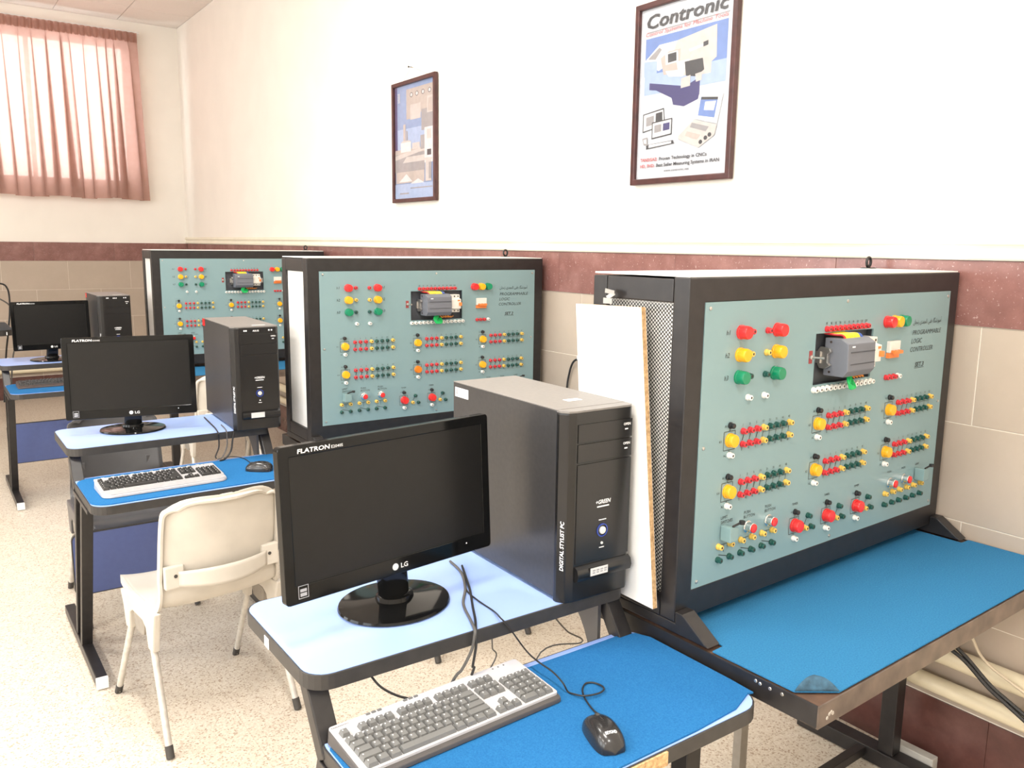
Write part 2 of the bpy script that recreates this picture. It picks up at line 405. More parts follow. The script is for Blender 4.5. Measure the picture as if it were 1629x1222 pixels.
def text(mb, s, x, y, h, width=None, depth=0.0, plane='xz', slant=0.0, bold=0, mi=0, align='l', M=None):
    """h is the cap height; plane xz faces -y; xy faces +z; -yz faces -x"""
    v, f = TXT[(s, bold)]
    if not v: return
    x0 = min(p[0] for p in v); x1 = max(p[0] for p in v)
    k = h/0.70; kx = (width/(x1-x0)) if width else k
    off = {'l': 0, 'c': -(x1-x0)*kx/2, 'r': -(x1-x0)*kx}[align]
    o = []
    for p in v:
        a = x+off+(p[0]-x0)*kx+p[1]*k*slant; b2 = y+p[1]*k
        o.append({'xz': (a, depth, b2), 'xy': (a, b2, depth), '-yz': (depth, -a, b2)}[plane])
    mb.add(o, f, mi, M)

# ------------------------------------------------------------------ the room
mb = MB(); mb.box(XL-0.2, XW+0.12, YB-0.2, YF+0.12, -0.1, 0.0); struct('floor', mb, 'terrazzo')
mb = MB(); mb.box(XW, XW+0.12, YB, YF+0.12, 0.0, ZC); wall_r = struct('wall_right', mb, 'plaster')
WX0, WX1, WZ0, WZ1 = -1.35, 2.045, 2.235, 3.70       # far window opening
mb = MB()
mb.box(XL, WX0, YF, YF+0.12, 0, ZC); mb.box(WX1, XW, YF, YF+0.12, 0, ZC)
mb.box(WX0, WX1, YF, YF+0.12, 0, WZ0); mb.box(WX0, WX1, YF, YF+0.12, WZ1, ZC)
wall_f = struct('wall_far', mb, 'plaster')
mb = MB()
ys = [YB]+[v for w in LEFT_WINDOWS for v in w]+[YF+0.12]
for i in range(0, len(ys), 2): mb.box(XL-0.12, XL, ys[i], ys[i+1], 0, ZC)
for a, b in LEFT_WINDOWS: mb.box(XL-0.12, XL, a, b, 0, LWZ[0]); mb.box(XL-0.12, XL, a, b, LWZ[1], ZC)
struct('wall_left', mb, 'plaster')
mb = MB(); mb.box(XL, XW, YB-0.12, YB, 0, ZC); struct('wall_near', mb, 'plaster')
mb = MB(); mb.box(XL-0.12, XW+0.12, YB-0.12, YF+0.12, ZC+0.012, ZC+0.1); ceil = struct('ceiling', mb, 'ceiling_white')
# lay-in ceiling panels with recessed joints in the corner that shows, plain boarding beyond
tile_me = MB().box(-0.296, 0.296, -0.296, 0.296, 0, 0.010).mesh('ceiling_tile', 'ceiling_white', bevel=0.002)
for i in range(7):
    for j in range(6):
        put('ceiling_tile', tile_me, ceil, (XW-0.30-0.6*i, YF-0.30-0.6*j, ZC))
# windows in the left wall
for n, (a, b) in enumerate(LEFT_WINDOWS):
    mb = MB()
    for yy in (a, (a+b)/2-0.025, b-0.05): mb.box(XL-0.09, XL-0.04, yy, yy+0.05, LWZ[0], LWZ[1])
    for zz in (LWZ[0], LWZ[1]-0.05): mb.box(XL-0.09, XL-0.04, a, b, zz, zz+0.05)
    w = struct('window_%d' % (n+2), mb, 'window_paint')
    for k in (0, 1):
        y0, y1 = (a+0.05, (a+b)/2-0.025) if k == 0 else ((a+b)/2+0.025, b-0.05)
        build('pane', MB().box(XL-0.067, XL-0.063, y0, y1, LWZ[0]+0.05, LWZ[1]-0.05), 'glass', w)
# far window
mb = MB()
for xx in (WX0, -0.55, 0.27, 1.09, WX1-0.05): mb.box(xx, xx+0.04, YF+0.03, YF+0.08, WZ0, WZ1)
for zz in (WZ0, WZ1-0.05): mb.box(WX0, WX1, YF+0.03, YF+0.08, zz, zz+0.05)
w = struct('window_1', mb, 'window_paint')
for x0, x1 in ((WX0+.04, -0.55), (-0.51, 0.27), (0.31, 1.09), (1.13, WX1-.05)):
    build('pane', MB().box(x0, x1, YF+0.053, YF+0.057, WZ0+0.05, WZ1-0.05), 'glass', w)

# wall tiles: rows of 0.60 x 0.30 beige tiles in running bond, brown marble band above, brown marble skirting below
TZ = [0.235, 0.5305, 0.829, 1.131, 1.429]
TW = 0.609; G = 0.0025
def tiles_right():
    cache = {}
    def t(y0, y1, z0, z1, nm, mt, th):
        key = (round(y1-y0, 3), round(z1-z0, 3), nm)
        if key not in cache:
            hy, hz = (y1-y0)/2, (z1-z0)/2
            cache[key] = MB().box(-th, -0.001, -hy, hy, -hz, hz).mesh(nm, mt, bevel=0.0015)
        put(nm, cache[key], wall_r, (XW, (y0+y1)/2, (z0+z1)/2))
    for r in range(4):
        z0, z1 = TZ[r]+G/2, TZ[r+1]-G/2
        off = 1.194 if r in (3, 1) else 1.194+TW/2
        y = off-2*TW
        while y < YF-0.01:
            t(max(y, 0.0)+G/2, min(y+TW, YF)-G/2, z0, z1, 'wall_tile', 'beige_tile', 0.006); y += TW
    y = 0.15
    k = 0
    while y < YF-0.02:
        L = (0.76, 0.78, 0.74)[k % 3]; k += 1
        t(y, min(y+L, YF)-0.001, TZ[4]+0.001, 1.622, 'marble_slab', 'marble', 0.010); y += L
    y = 0.15
    while y < YF-0.02:
        t(y, min(y+0.9, YF)-0.001, 0.001, 0.232, 'skirting_slab', 'shaded_marble', 0.010); y += 0.9
    wj = MB().box(-0.0045, -0.0005, 0.0, YF, 0.23, 1.43)
    build('grout_bed', wj, 'grout', wall_r, loc=(XW, 0, 0))
tiles_right()
def tiles_far():
    cache = {}
    def t(x0, x1, z0, z1, nm, mt, th):
        key = (round(x1-x0, 3), round(z1-z0, 3), nm)
        if key not in cache:
            hx, hz = (x1-x0)/2, (z1-z0)/2
            cache[key] = MB().box(-hx, hx, -th, -0.001, -hz, hz).mesh(nm, mt, bevel=0.0015)
        put(nm, cache[key], wall_f, ((x0+x1)/2, YF, (z0+z1)/2))
    for r in range(4):
        x = XW-0.012-(0 if r % 2 else TW/2)
        xr = XW-0.012
        while xr > -1.2:
            xl = x-TW if x == xr else x
            t(xl+G/2, xr-G/2, TZ[r]+G/2, TZ[r+1]-G/2, 'wall_tile', 'beige_tile', 0.006); xr = xl; x = xl
    xr = XW-0.012
    while xr > -1.2:
        t(xr-0.76, xr-0.001, TZ[4]+0.001, 1.622, 'marble_slab', 'marble', 0.010)
        t(xr-0.76, xr-0.001, 0.001, 0.232, 'skirting_slab', 'shaded_marble', 0.010); xr -= 0.76
    build('grout_bed', MB().box(-1.3, XW-0.012, -0.0045, -0.0005, 0.23, 1.43), 'grout', wall_f, loc=(0, YF, 0))
tiles_far()
# cream moulding along the right wall above the marble band
prof = [(0, 0), (0.016, 0), (0.020, 0.006), (0.020, 0.016), (0.014, 0.022), (0.012, 0.034), (0.018, 0.042), (0.026, 0.046), (0.026, 0.054), (0.020, 0.058), (0.022, 0.062), (0.022, 0.069), (0, 0.069)]
mb = MB(); mb.prism([(-0.0005-a, 1.624+z) for a, z in prof], 0.0, YF-0.001, axis='y')
o = struct('trim_1', mb, 'moulding', loc=(XW, 0, 0))
# heating pipes low on both walls
for nm, z, r in (('lower', 0.300, 0.027), ('upper', 0.408, 0.031)):
    for wl in ('right', 'far'):
        mb = MB()
        if wl == 'right': mb.tube([(XW-0.046, 0.2, z), (XW-0.046, YF-0.10, z)], r, 14)
        else: mb.tube([(XW-0.10, YF-0.046, z), (-1.0, YF-0.046, z)], r, 14)
        p = build('heating_pipe', mb, 'pipe_paint', smooth=True)
        tag(p, 'cream heating pipe along the %s, %s of the two' % ('poster wall' if wl == 'right' else 'window wall', nm), 'pipe', 'heating pipes above the skirting')
        for yy in (0.6, 2.4, 4.2, 6.0, 7.8):
            c = (XW-0.046-0.5*(yy-0.6), YF-0.046) if wl == 'far' else (XW-0.046, yy)
            cm = MB().box(c[0]-0.012, c[0]+0.012, c[1], c[1]+0.034, z-r-0.004, z+r+0.004) if wl == 'far' else MB().box(c[0], c[0]+0.034, c[1]-0.012, c[1]+0.012, z-r-0.004, z+r+0.004)
            build('pipe_bracket', cm, 'pipe_paint', p)

# ------------------------------------------------------------------ ceiling lamps
for i, (x, y) in enumerate(LAMPS):
    t = thing('ceiling_lamp', 'long white fluorescent ceiling lamp with glowing diffuser', 'lamp', (x, y, ZC), 0, 'fluorescent lamps on the ceiling')
    build('lamp_case', MB().box(-0.16, 0.16, -0.62, 0.62, -0.05, -0.001), 'lamp_case', t, bevel=0.006)
    build('lamp_diffuser', MB().box(-0.145, 0.145, -0.60, 0.60, -0.062, -0.051), 'lamp_diffuser', t)
    area('lamp_light', (x, y, ZC-0.07), (0, 0, 0), 0.29, 1.2, LAMP_POWER, (1.0, 0.975, 0.935))

# ------------------------------------------------------------------ curtain
def curtain():
    t = thing('curtain', 'pinkish brown curtain with gathered heading over the bright window', 'curtain', (0, YF-0.10, 2.085))
    x0, x1, H = -0.95, 2.125, 1.70
    random.seed(3)
    pl = []; x = 0.0
    while x < 1.0:
        pl.append(x); x += random.uniform(0.022, 0.050)
    pl.append(1.0)
    dep = [random.uniform(0.5, 1.0) for _ in pl]
    kk = [random.choice((0.25, 0.40, 0.55, 0.70))*random.uniform(0.8, 1.1) for _ in pl]
    def fn(u, v):
        z = H*v
        uu = min(max(u+0.004*math.sin(11*u+3*v), 0), 0.99999)
        i = max(q for q in range(len(pl)-1) if pl[q] <= uu)
        pw = pl[i+1]-pl[i]; ph = 2*PI*(uu-pl[i])/pw
        k = min(1, (1-v)/0.10); dn = 0.45+0.55*(1-v)
        y = -0.052*dep[i]*0.5*(1-math.cos(ph))*dn*k-0.005*math.sin(u*300)*(1-k)-0.004
        xx = uu-kk[i]*pw*math.sin(ph)*dn*k
        hem = 0.010*math.sin(u*37)*(1-v)**8
        return (x0+(x1-x0)*xx*(1+0.012*(1-v)), y, z+hem)
    mb = MB(); mb.grid(fn, 640, 30); me = mb.mesh('cloth', 'curtain', smooth=True, fix=False)
    put('cloth', me, t)
    def fn2(u, v): return (x0+(x1-x0)*u, -0.012+0.010*math.sin(u*330)-0.004*math.sin(v*PI), H-0.085+0.10*v)
    put('heading', MB().grid(fn2, 520, 5).mesh('heading', 'curtain', smooth=True, fix=False), t)
    build('rail', MB().box(x0, x1+0.03, 0.012, 0.034, H+0.012, H+0.034), 'white_plastic', t)
    for xx in (-0.5, 0.6, 1.7): build('rail_bracket', MB().box(xx, xx+0.02, 0.0345, 0.0985, H+0.014, H+0.032), 'white_plastic', t)
curtain()

# ------------------------------------------------------------------ posters
def poster(label, yc, zc, w, h, art, tilt, cord):
    """local x runs to the right as seen (towards -Y), local z up, face at local y=0 facing the room (-X)"""
    t = thing('framed_poster', label, 'poster', (XW-0.030, yc, zc), 0)
    M = Matrix.Rotation(-PI/2, 4, 'Z')
    fwid = 0.024
    mb = MB()
    o_ = [(-w/2, 0), (w/2, 0), (w/2, h), (-w/2, h)]; i_ = [(-w/2+fwid, fwid), (w/2-fwid, fwid), (w/2-fwid, h-fwid), (-w/2+fwid, h-fwid)]
    mb.ring(o_, i_, 0.0, 0.024, 'y', M=M); fr = build('frame', mb, 'frame_brown', t, bevel=0.004)
    build('backing', MB().box(-w/2+0.02, w/2-0.02, 0.016, 0.022, 0.02, h-0.02, M=M), 'paper', t)
    lay = art(w-2*fwid, h-2*fwid, fwid)
    mb = MB(); mats = []
    for k, (poly, mname) in enumerate(lay):
        if mname not in mats: mats.append(mname)
        d = 0.0155-0.00008*k
        v = [(p[0], d, p[1]) for p in poly]
        mb.add(v, [tuple(range(len(v)))], mats.index(mname), M)
    d = 0.0155-0.00008*(len(lay)+2)
    for (s, x, z, hh, ww, mname, bold, sl) in art.texts:
        if mname not in mats: mats.append(mname)
        text(mb, s, x, z, hh, ww, d, 'xz', sl, bold, mats.index(mname), M=M)
    put('print', mb.mesh('print', mats, fix=False), t)
    build('glass', MB().box(-w/2+0.02, w/2-0.02, 0.008, 0.010, 0.02, h-0.02, M=M), 'glass', t)
    if cord:
        mb = MB(); mb.tube([M @ Vector((-w/2+0.12, 0.02, h)), M @ Vector((0.0-0.04, 0.02, h+0.075)), M @ Vector((w/2-0.1, 0.02, h))], 0.0012, 5)
        build('hanging_cord', mb, 'cable_beige', t)
        mb = MB(); mb.lathe([(0.006, 0.0), (0.006, 0.004), (0.002, 0.005), (0.002, 0.03)], 10, M @ Matrix.Translation((-0.04, -0.002, h+0.072)), axis='y')
        build('nail', mb, 'nail', t)
    return t
def R4(x0, x1, z0, z1): return [(x0, z0), (x1, z0), (x1, z1), (x0, z1)]
def art1(w, h, f):
    L = []
    def q(poly, m): L.append(([((a-0.5)*w, f+b*h) for a, b in poly], m))
    # blue photo block fading to white
    n = 14
    cols = ['paper_blue', 'paper_blue', 'paper_blue', 'paper_blue_light', 'paper_blue_light', 'paper_blue_light']
    q(R4(0.06, 0.94, 0.60, 0.83), 'paper_blue'); q(R4(0.06, 0.94, 0.50, 0.62), 'paper_blue_light')
    q(R4(0.07, 0.95, 0.862, 0.868), 'paper_grey')
    # machine base
    q([(0.12, 0.57), (0.62, 0.50), (0.62, 0.46), (0.50, 0.43), (0.40, 0.42), (0.38, 0.46), (0.20, 0.52), (0.12, 0.53)], 'paper_navy')
    q([(0.56, 0.52), (0.68, 0.55), (0.68, 0.43), (0.52, 0.40), (0.40, 0.42)], 'paper_navy')
    # machine enclosure
    q([(0.30, 0.77), (0.83, 0.815), (0.84, 0.64), (0.79, 0.62), (0.79, 0.56), (0.66, 0.56), (0.45, 0.58), (0.30, 0.62)], 'paper_cream')
    q([(0.05, 0.70), (0.22, 0.78), (0.42, 0.78), (0.34, 0.66), (0.22, 0.63)], 'paper_white')
    q([(0.05, 0.70), (0.20, 0.69), (0.20, 0.60), (0.05, 0.61)], 'paper_blue_light')
    q([(0.09, 0.71), (0.22, 0.765), (0.25, 0.75), (0.18, 0.70)], 'paper_grey')
    q([(0.24, 0.70), (0.33, 0.73), (0.46, 0.73), (0.46, 0.60), (0.28, 0.60)], 'paper_tan')
    q([(0.29, 0.72), (0.43, 0.725), (0.44, 0.66), (0.30, 0.655)], 'paper_white')
    q([(0.32, 0.715), (0.415, 0.717), (0.42, 0.668), (0.325, 0.665)], 'paper_dark')
    q([(0.42, 0.66), (0.56, 0.66), (0.57, 0.62), (0.44, 0.61)], 'paper_white')
    q([(0.51, 0.65), (0.70, 0.65), (0.72, 0.585), (0.64, 0.555), (0.53, 0.57)], 'paper_dark')
    q([(0.55, 0.715), (0.74, 0.73), (0.74, 0.715), (0.56, 0.70)], 'paper_white')
    q([(0.70, 0.735), (0.75, 0.74), (0.75, 0.715), (0.70, 0.71)], 'paper_dark')
    q([(0.30, 0.62), (0.52, 0.61), (0.50, 0.57), (0.34, 0.585)], 'paper_white')
    q([(0.48, 0.56), (0.58, 0.57), (0.58, 0.51), (0.48, 0.505)], 'paper_cream')
    q([(0.63, 0.57), (0.70, 0.575), (0.70, 0.53), (0.64, 0.525)], 'paper_cream')
    # read-out boxes
    q([(0.06, 0.39), (0.30, 0.41), (0.32, 0.31), (0.06, 0.28)], 'paper_dark'); q([(0.07, 0.384), (0.295, 0.402), (0.31, 0.31), (0.07, 0.288)], 'paper_white')
    q([(0.10, 0.368), (0.19, 0.375), (0.19, 0.322), (0.10, 0.315)], 'paper_grey'); q([(0.21, 0.385), (0.285, 0.39), (0.29, 0.34), (0.21, 0.335)], 'paper_dark')
    q([(0.17, 0.335), (0.40, 0.345), (0.40, 0.25), (0.17, 0.235)], 'paper_dark'); q([(0.18, 0.328), (0.39, 0.338), (0.39, 0.256), (0.18, 0.243)], 'paper_white')
    q([(0.20, 0.315), (0.28, 0.318), (0.28, 0.275), (0.20, 0.270)], 'paper_grey'); q([(0.30, 0.319), (0.375, 0.322), (0.375, 0.28), (0.30, 0.276)], 'paper_navy')
    # linear scale
    q([(0.11, 0.205), (0.42, 0.215), (0.43, 0.195), (0.11, 0.178)], 'paper_dark'); q([(0.14, 0.204), (0.40, 0.211), (0.40, 0.198), (0.14, 0.186)], 'paper_white')
    q([(0.06, 0.245), (0.12, 0.25), (0.13, 0.20), (0.08, 0.205)], 'paper_grey'); q([(0.075, 0.236), (0.11, 0.24), (0.115, 0.212), (0.085, 0.215)], 'paper_white')
    # console laptop
    q([(0.68, 0.45), (0.93, 0.435), (0.88, 0.275), (0.64, 0.32)], 'paper_white'); q([(0.705, 0.435), (0.88, 0.42), (0.85, 0.31), (0.68, 0.335)], 'paper_blue')
    q([(0.75, 0.405), (0.86, 0.40), (0.84, 0.35), (0.74, 0.36)], 'paper_white'); q([(0.71, 0.435), (0.88, 0.42), (0.877, 0.405), (0.706, 0.42)], 'paper_dark')
    q([(0.64, 0.315), (0.88, 0.27), (0.86, 0.215), (0.70, 0.155), (0.48, 0.215), (0.48, 0.235)], 'paper_cream')
    q([(0.62, 0.30), (0.80, 0.265), (0.77, 0.24), (0.60, 0.275)], 'paper_grey')
    q([(0.57, 0.255), (0.72, 0.225), (0.68, 0.20), (0.55, 0.23)], 'paper_tan')
    for a, b in ((0.72, 0.185), (0.77, 0.205), (0.81, 0.22)): q([(a+0.02*math.cos(k*PI/4), b+0.013*math.sin(k*PI/4)) for k in range(8)], 'paper_dark')
    return L
W1, H1 = 0.54-0.048, 0.725-0.048
def tx(s, a, b, hh, wa, m, bold=0, sl=0.0): return (s, (a-0.5)*W1, 0.024+b*H1, hh, wa*W1, m, bold, sl)
art1.texts = [tx('Contronic', 0.06, 0.885, 0.052, 0.87, 'paper_dark', 1, 0.2), tx('Control Systems for Machine Tools', 0.06, 0.842, 0.016, 0.88, 'paper_red', 0, 0.2),
              tx('TANDISAZ:', 0.05, 0.105, 0.013, 0.20, 'paper_red', 1), tx('Proven Technology in CNCs', 0.27, 0.105, 0.013, 0.52, 'paper_dark', 1),
              tx('HD, PHD:', 0.05, 0.068, 0.013, 0.17, 'paper_red', 1), tx('Best Seller Measuring Systems in IRAN', 0.24, 0.068, 0.013, 0.68, 'paper_dark', 1),
              tx('www.contronic.net', 0.33, 0.035, 0.010, 0.28, 'paper_dark', 0)]
def art2(w, h, f):
    L = []
    def q(poly, m): L.append(([((a-0.5)*w, f+b*h) for a, b in poly], m))
    q(R4(0, 1, 0, 1), 'paper_sky'); q(R4(0, 1, 0.40, 0.62), 'paper_blue_light'); q(R4(0, 0.06, 0.35, 1), 'paper_navy')
    q(R4(0.30, 0.99, 0.74, 0.96), 'paper_tan'); q(R4(0.30, 0.46, 0.70, 0.80), 'paper_tan'); q(R4(0.40, 0.66, 0.69, 0.82), 'paper_cream')
    for a in (0.43, 0.57, 0.72, 0.88):
        q([(a+0.04*math.cos(k*PI/4), 0.905+0.022*math.sin(k*PI/4)) for k in range(8)], 'paper_dark'); q([(a+0.028*math.cos(k*PI/4), 0.905+0.016*math.sin(k*PI/4)) for k in range(8)], 'paper_white')
    q(R4(0.68, 0.99, 0.58, 0.76), 'paper_grey'); q(R4(0.82, 0.97, 0.72, 0.86), 'paper_cream'); q(R4(0.845, 0.945, 0.73, 0.84), 'paper_tan')
    q(R4(0, 0.8, 0.40, 0.44), 'paper_tan'); q(R4(0, 0.76, 0.24, 0.40), 'paper_grey'); q([(0.2, 0.32), (0.76, 0.32), (0.76, 0.37), (0.3, 0.37)], 'paper_cream')
    q([(0, 0.35), (0.75, 0.41), (0.75, 0.44), (0, 0.39)], 'paper_cream'); q(R4(0.02, 0.75, 0.14, 0.24), 'paper_tan')
    q(R4(0.15, 0.42, 0.415, 0.50), 'paper_white'); q([(0.15, 0.50), (0.42, 0.50), (0.38, 0.515), (0.2, 0.515)], 'paper_cream'); q(R4(0.45, 0.64, 0.43, 0.485), 'paper_cream')
    q(R4(0.22, 0.28, 0.515, 0.66), 'paper_tan'); q(R4(0.30, 0.33, 0.515, 0.60), 'paper_grey'); q(R4(0.66, 0.76, 0.42, 0.54), 'paper_grey')
    q(R4(0.76, 0.97, 0.30, 0.60), 'paper_white'); q(R4(0.82, 0.92, 0.50, 0.58), 'paper_cream'); q(R4(0.82, 0.92, 0.36, 0.41), 'paper_dark')
    q(R4(0.74, 0.94, 0.32, 0.34), 'paper_cream'); q(R4(0.78, 0.92, 0.14, 0.32), 'paper_cream'); q(R4(0.86, 0.92, 0.16, 0.30), 'paper_grey')
    q(R4(0, 1, 0.0, 0.13), 'paper_blue_light'); q([(0.1, 0.15), (0.3, 0.22), (0.45, 0.15)], 'paper_white'); q([(0.4, 0.13), (0.6, 0.17), (0.75, 0.13)], 'paper_white')
    q(R4(0.40, 0.95, 0.085, 0.095), 'paper_grey'); q(R4(0.12, 0.36, 0.04, 0.052), 'paper_grey')
    for k in range(7): q(R4(0.085+0.01*(k % 2), 0.145, 0.86+0.012*k, 0.866+0.012*k), 'paper_white')
    return L
art2.texts = []
poster('brown framed poster of a white machine tool and a laptop-like console', 2.425, 1.908, 0.54, 0.725, art1, 0, False)
poster('brown framed poster of storage tanks and control cabinets, hung from a nail', 4.615, 1.905, 0.54, 0.725, art2, 0, True)

# ------------------------------------------------------------------ trainer boards on their benches
ZB = 0.7865                       # bench top
W, D = 1.2056, 0.298
ZT, ZBOT = 1.587, 0.812
PX0, PX1, PZ0, PZ1 = 0.0526, 1.2056-0.0485, 0.878, 1.533
CUT = (0.478, 0.745, 1.312, 1.442)
def jack_mesh(mn):
    mb = MB()
    mb.lathe([(0.0078, 0.0), (0.0078, -0.004), (0.0064, -0.005), (0.0064, -0.012), (0.0055, -0.013), (0.0031, -0.013)], 10, axis='y', cap=False)
    mb.lathe([(0.0031, -0.013), (0.0028, -0.006)], 10, axis='y', mi=1)
    return mb.mesh('jack', [mn, 'hole'], smooth=True)
JM = {c: jack_mesh('jack_'+c) for c in ('red', 'yellow', 'green', 'black', 'white')}
def lamp_mesh(mn, r, d, facet=False):
    mb = MB()
    mb.lathe([(r*1.02, 0), (r*1.02, -0.004), (r*0.95, -0.005), (r*0.95, -d*0.8), (r*0.86, -d), (r*0.3, -d*1.03)], 20, axis='y')
    return mb.mesh('lamp', [mn], smooth=True)
LM = {'red': lamp_mesh('red', 0.0165, 0.024), 'amber': lamp_mesh('amber', 0.0165, 0.024), 'green': lamp_mesh('green', 0.0165, 0.024),
      'k_amber': lamp_mesh('amber', 0.0165, 0.017), 'k_orange': lamp_mesh('orange_lens', 0.0165, 0.017), 'k_red': lamp_mesh('red', 0.0175, 0.020)}
SCREW = MB().lathe([(0.0045, 0), (0.0042, -0.002), (0.002, -0.0028)], 10, axis='y').mesh('screw', 'bright_steel', smooth=True)
PB_BODY = MB().lathe([(0.015, 0), (0.015, -0.004), (0.0125, -0.005), (0.0125, -0.019), (0.0115, -0.020)], 18, axis='y').mesh('push_button', 'chrome', smooth=True)
PB_CAP = MB().lathe([(0.0108, -0.0195), (0.0108, -0.023), (0.009, -0.024)], 18, axis='y').mesh('button_cap', 'red', smooth=True)
def ls_mesh():
    mb = MB()
    mb.prism([(-0.016, -0.019), (0.010, -0.019), (0.016, -0.013), (0.016, 0.012), (-0.006, 0.017), (-0.016, 0.017)], -0.030, -0.001, 'y')
    return mb.mesh('limit_switch', 'clear_plastic', bevel=0.002)
LS_BODY = ls_mesh()
mb = MB(); mb.bar((-0.004, -0.026, 0.018), (0.016, -0.030, 0.024), 0.004, 0.004); mb.lathe([(0.007, -0.004), (0.007, 0.004)], 12, Matrix.Translation((0.022, -0.032, 0.025)), axis='z')
LS_LEVER = mb.mesh('lever', 'black_plastic')
mb = MB(); mb.lathe([(0.006, 0), (0.006, -0.004), (0.003, -0.005), (0.003, -0.012)], 12, axis='y'); mb.tube([(0, -0.010, 0), (0.004, -0.034, 0.001)], 0.0026, 8, radii=[0.0022, 0.0034])
TOGGLE = mb.mesh('toggle_switch', 'bright_steel', smooth=True)
TOGGLE_PLATE = MB().box(-0.007, 0.007, -0.001, 0.0, -0.016, 0.016).mesh('toggle_plate', 'toggle_red')
KPOS = [(0.160, 1.214), (0.510, 1.211), (0.857, 1.209), (0.161, 1.092), (0.510, 1.090), (0.856, 1.088)]
BOARD_CACHE = {}
def board_panel_mesh():
    mb = MB(); a, b, c, d = CUT
    th0, th1 = -0.001, 0.004
    outer = [(PX0, PZ0), (PX1, PZ0), (PX1, PZ1), (PX0, PZ1)]; inner = [(a, c), (b, c), (b, d), (a, d)]
    mb.ring(outer, inner, th0, th1, 'y'); return mb.mesh('panel', 'teal')
def board_print_mesh(setname, big):
    mb = MB(); e = -0.0016
    def line(x0, z0, x1, z1, w=0.0014):
        dx, dz = x1-x0, z1-z0; l = math.hypot(dx, dz); nx, nz = -dz/l*w/2, dx/l*w/2
        mb.add([(x0-nx, e, z0-nz), (x1-nx, e, z1-nz), (x1+nx, e, z1+nz), (x0+nx, e, z0+nz)], [(0, 1, 2, 3)])
    def rect(x0, x1, z0, z1):
        line(x0, z0, x1, z0); line(x1, z0, x1, z1); line(x1, z1, x0, z1); line(x0, z1, x0, z0)
    if big: text(mb, PERSIAN, 0.953, 1.444, 0.0125, 0.162, e, bold=0)
    if big:
      text(mb, 'PROGRAMMABLE', 0.954, 1.413, 0.0135, 0.162, e, slant=0.22)
      text(mb, 'LOGIC', 0.951, 1.389, 0.0135, 0.058, e, slant=0.22); text(mb, 'CONTROLLER', 0.947, 1.365, 0.0135, 0.130, e, slant=0.22)
      text(mb, setname, 0.983, 1.320, 0.0130, 0.048, e, slant=0.22, bold=1); line(0.980, 1.3165, 1.035, 1.3165)
      return mb.mesh('lettering', 'print_black', fix=False)
    for i, s in enumerate(('h1', 'h2', 'h3')):
        text(mb, s, 0.128, 1.458-0.0515*i, 0.011, None, e, slant=0.15); text(mb, s, 0.337, 1.458-0.0515*i, 0.011, None, e, slant=0.15)
    for k, (x, z) in enumerate(KPOS):
        rect(x-0.021, x+0.019, z-0.023, z+0.021); line(x-0.001, z+0.021, x-0.001, z+0.03); line(x-0.001, z-0.023, x-0.001, z-0.03)
        text(mb, 'K%d' % (k+1), x-0.037, z-0.003, 0.006, None, e); text(mb, 'A1', x-0.020, z+0.031, 0.006, None, e); text(mb, 'A2', x-0.020, z-0.038, 0.006, None, e)
        for i in range(8):
            xx = x+0.046+0.0257*i
            text(mb, ('1', '3', '5', '13', '21', '31', '41', '43')[i], xx, z+0.028, 0.0058, None, e, align='c')
            text(mb, ('2', '4', '6', '14', '22', '32', '42', '44')[i], xx, z-0.030, 0.0058, None, e, align='c')
            if i < 3: line(xx+0.0005, z-0.006, xx+0.005, z+0.007, 0.0022)
            else: line(xx-0.001, z-0.008, xx+0.002, z+0.009, 0.0012)
        line(x+0.046+0.0257*3, z+0.004, x+0.046+0.0257*7, z+0.004, 0.0009)
    for i in range(10): text(mb, 'I0' if i < 8 else 'Q0', 0.521+0.0202*i, 1.463, 0.006, None, e, align='c')
    for x in (0.44, 0.582, 0.725):
        rect(x-0.022, x+0.018, 0.933, 0.975); line(x-0.001, 0.975, x-0.001, 0.983); line(x-0.001, 0.933, x-0.001, 0.928)
        text(mb, 'TIMER', x-0.002, 1.008, 0.0065, None, e, align='c'); line(x+0.043, 0.944, x+0.056, 0.968, 0.0018); text(mb, 'A1', x-0.018, 0.989, 0.005, None, e)
    for x, ls in ((0.160, 1), (0.242, 0), (0.324, 0)):
        if ls: text(mb, 'LIMIT', x-0.016, 1.026, 0.0075, None, e); text(mb, 'SWITCHES', x-0.016, 1.015, 0.0075, 0.044, e)
        else: text(mb, 'PUSH', x-0.012, 1.023, 0.0075, None, e); text(mb, 'BUTTON', x-0.012, 1.012, 0.0075, None, e)
        line(x-0.012, 0.964, x+0.012, 0.964, 0.0014); line(x, 0.964, x, 0.945, 0.0012); line(x-0.018, 0.941, x+0.016, 0.932, 0.0018)
    for x, ls in ((0.895, 0), (0.974, 0), (1.054, 1)):
        text(mb, 'LIMIT' if ls else 'PUSH', x-0.012, 1.020, 0.0065, None, e)
    return mb.mesh('panel_print', 'print_black', fix=False)
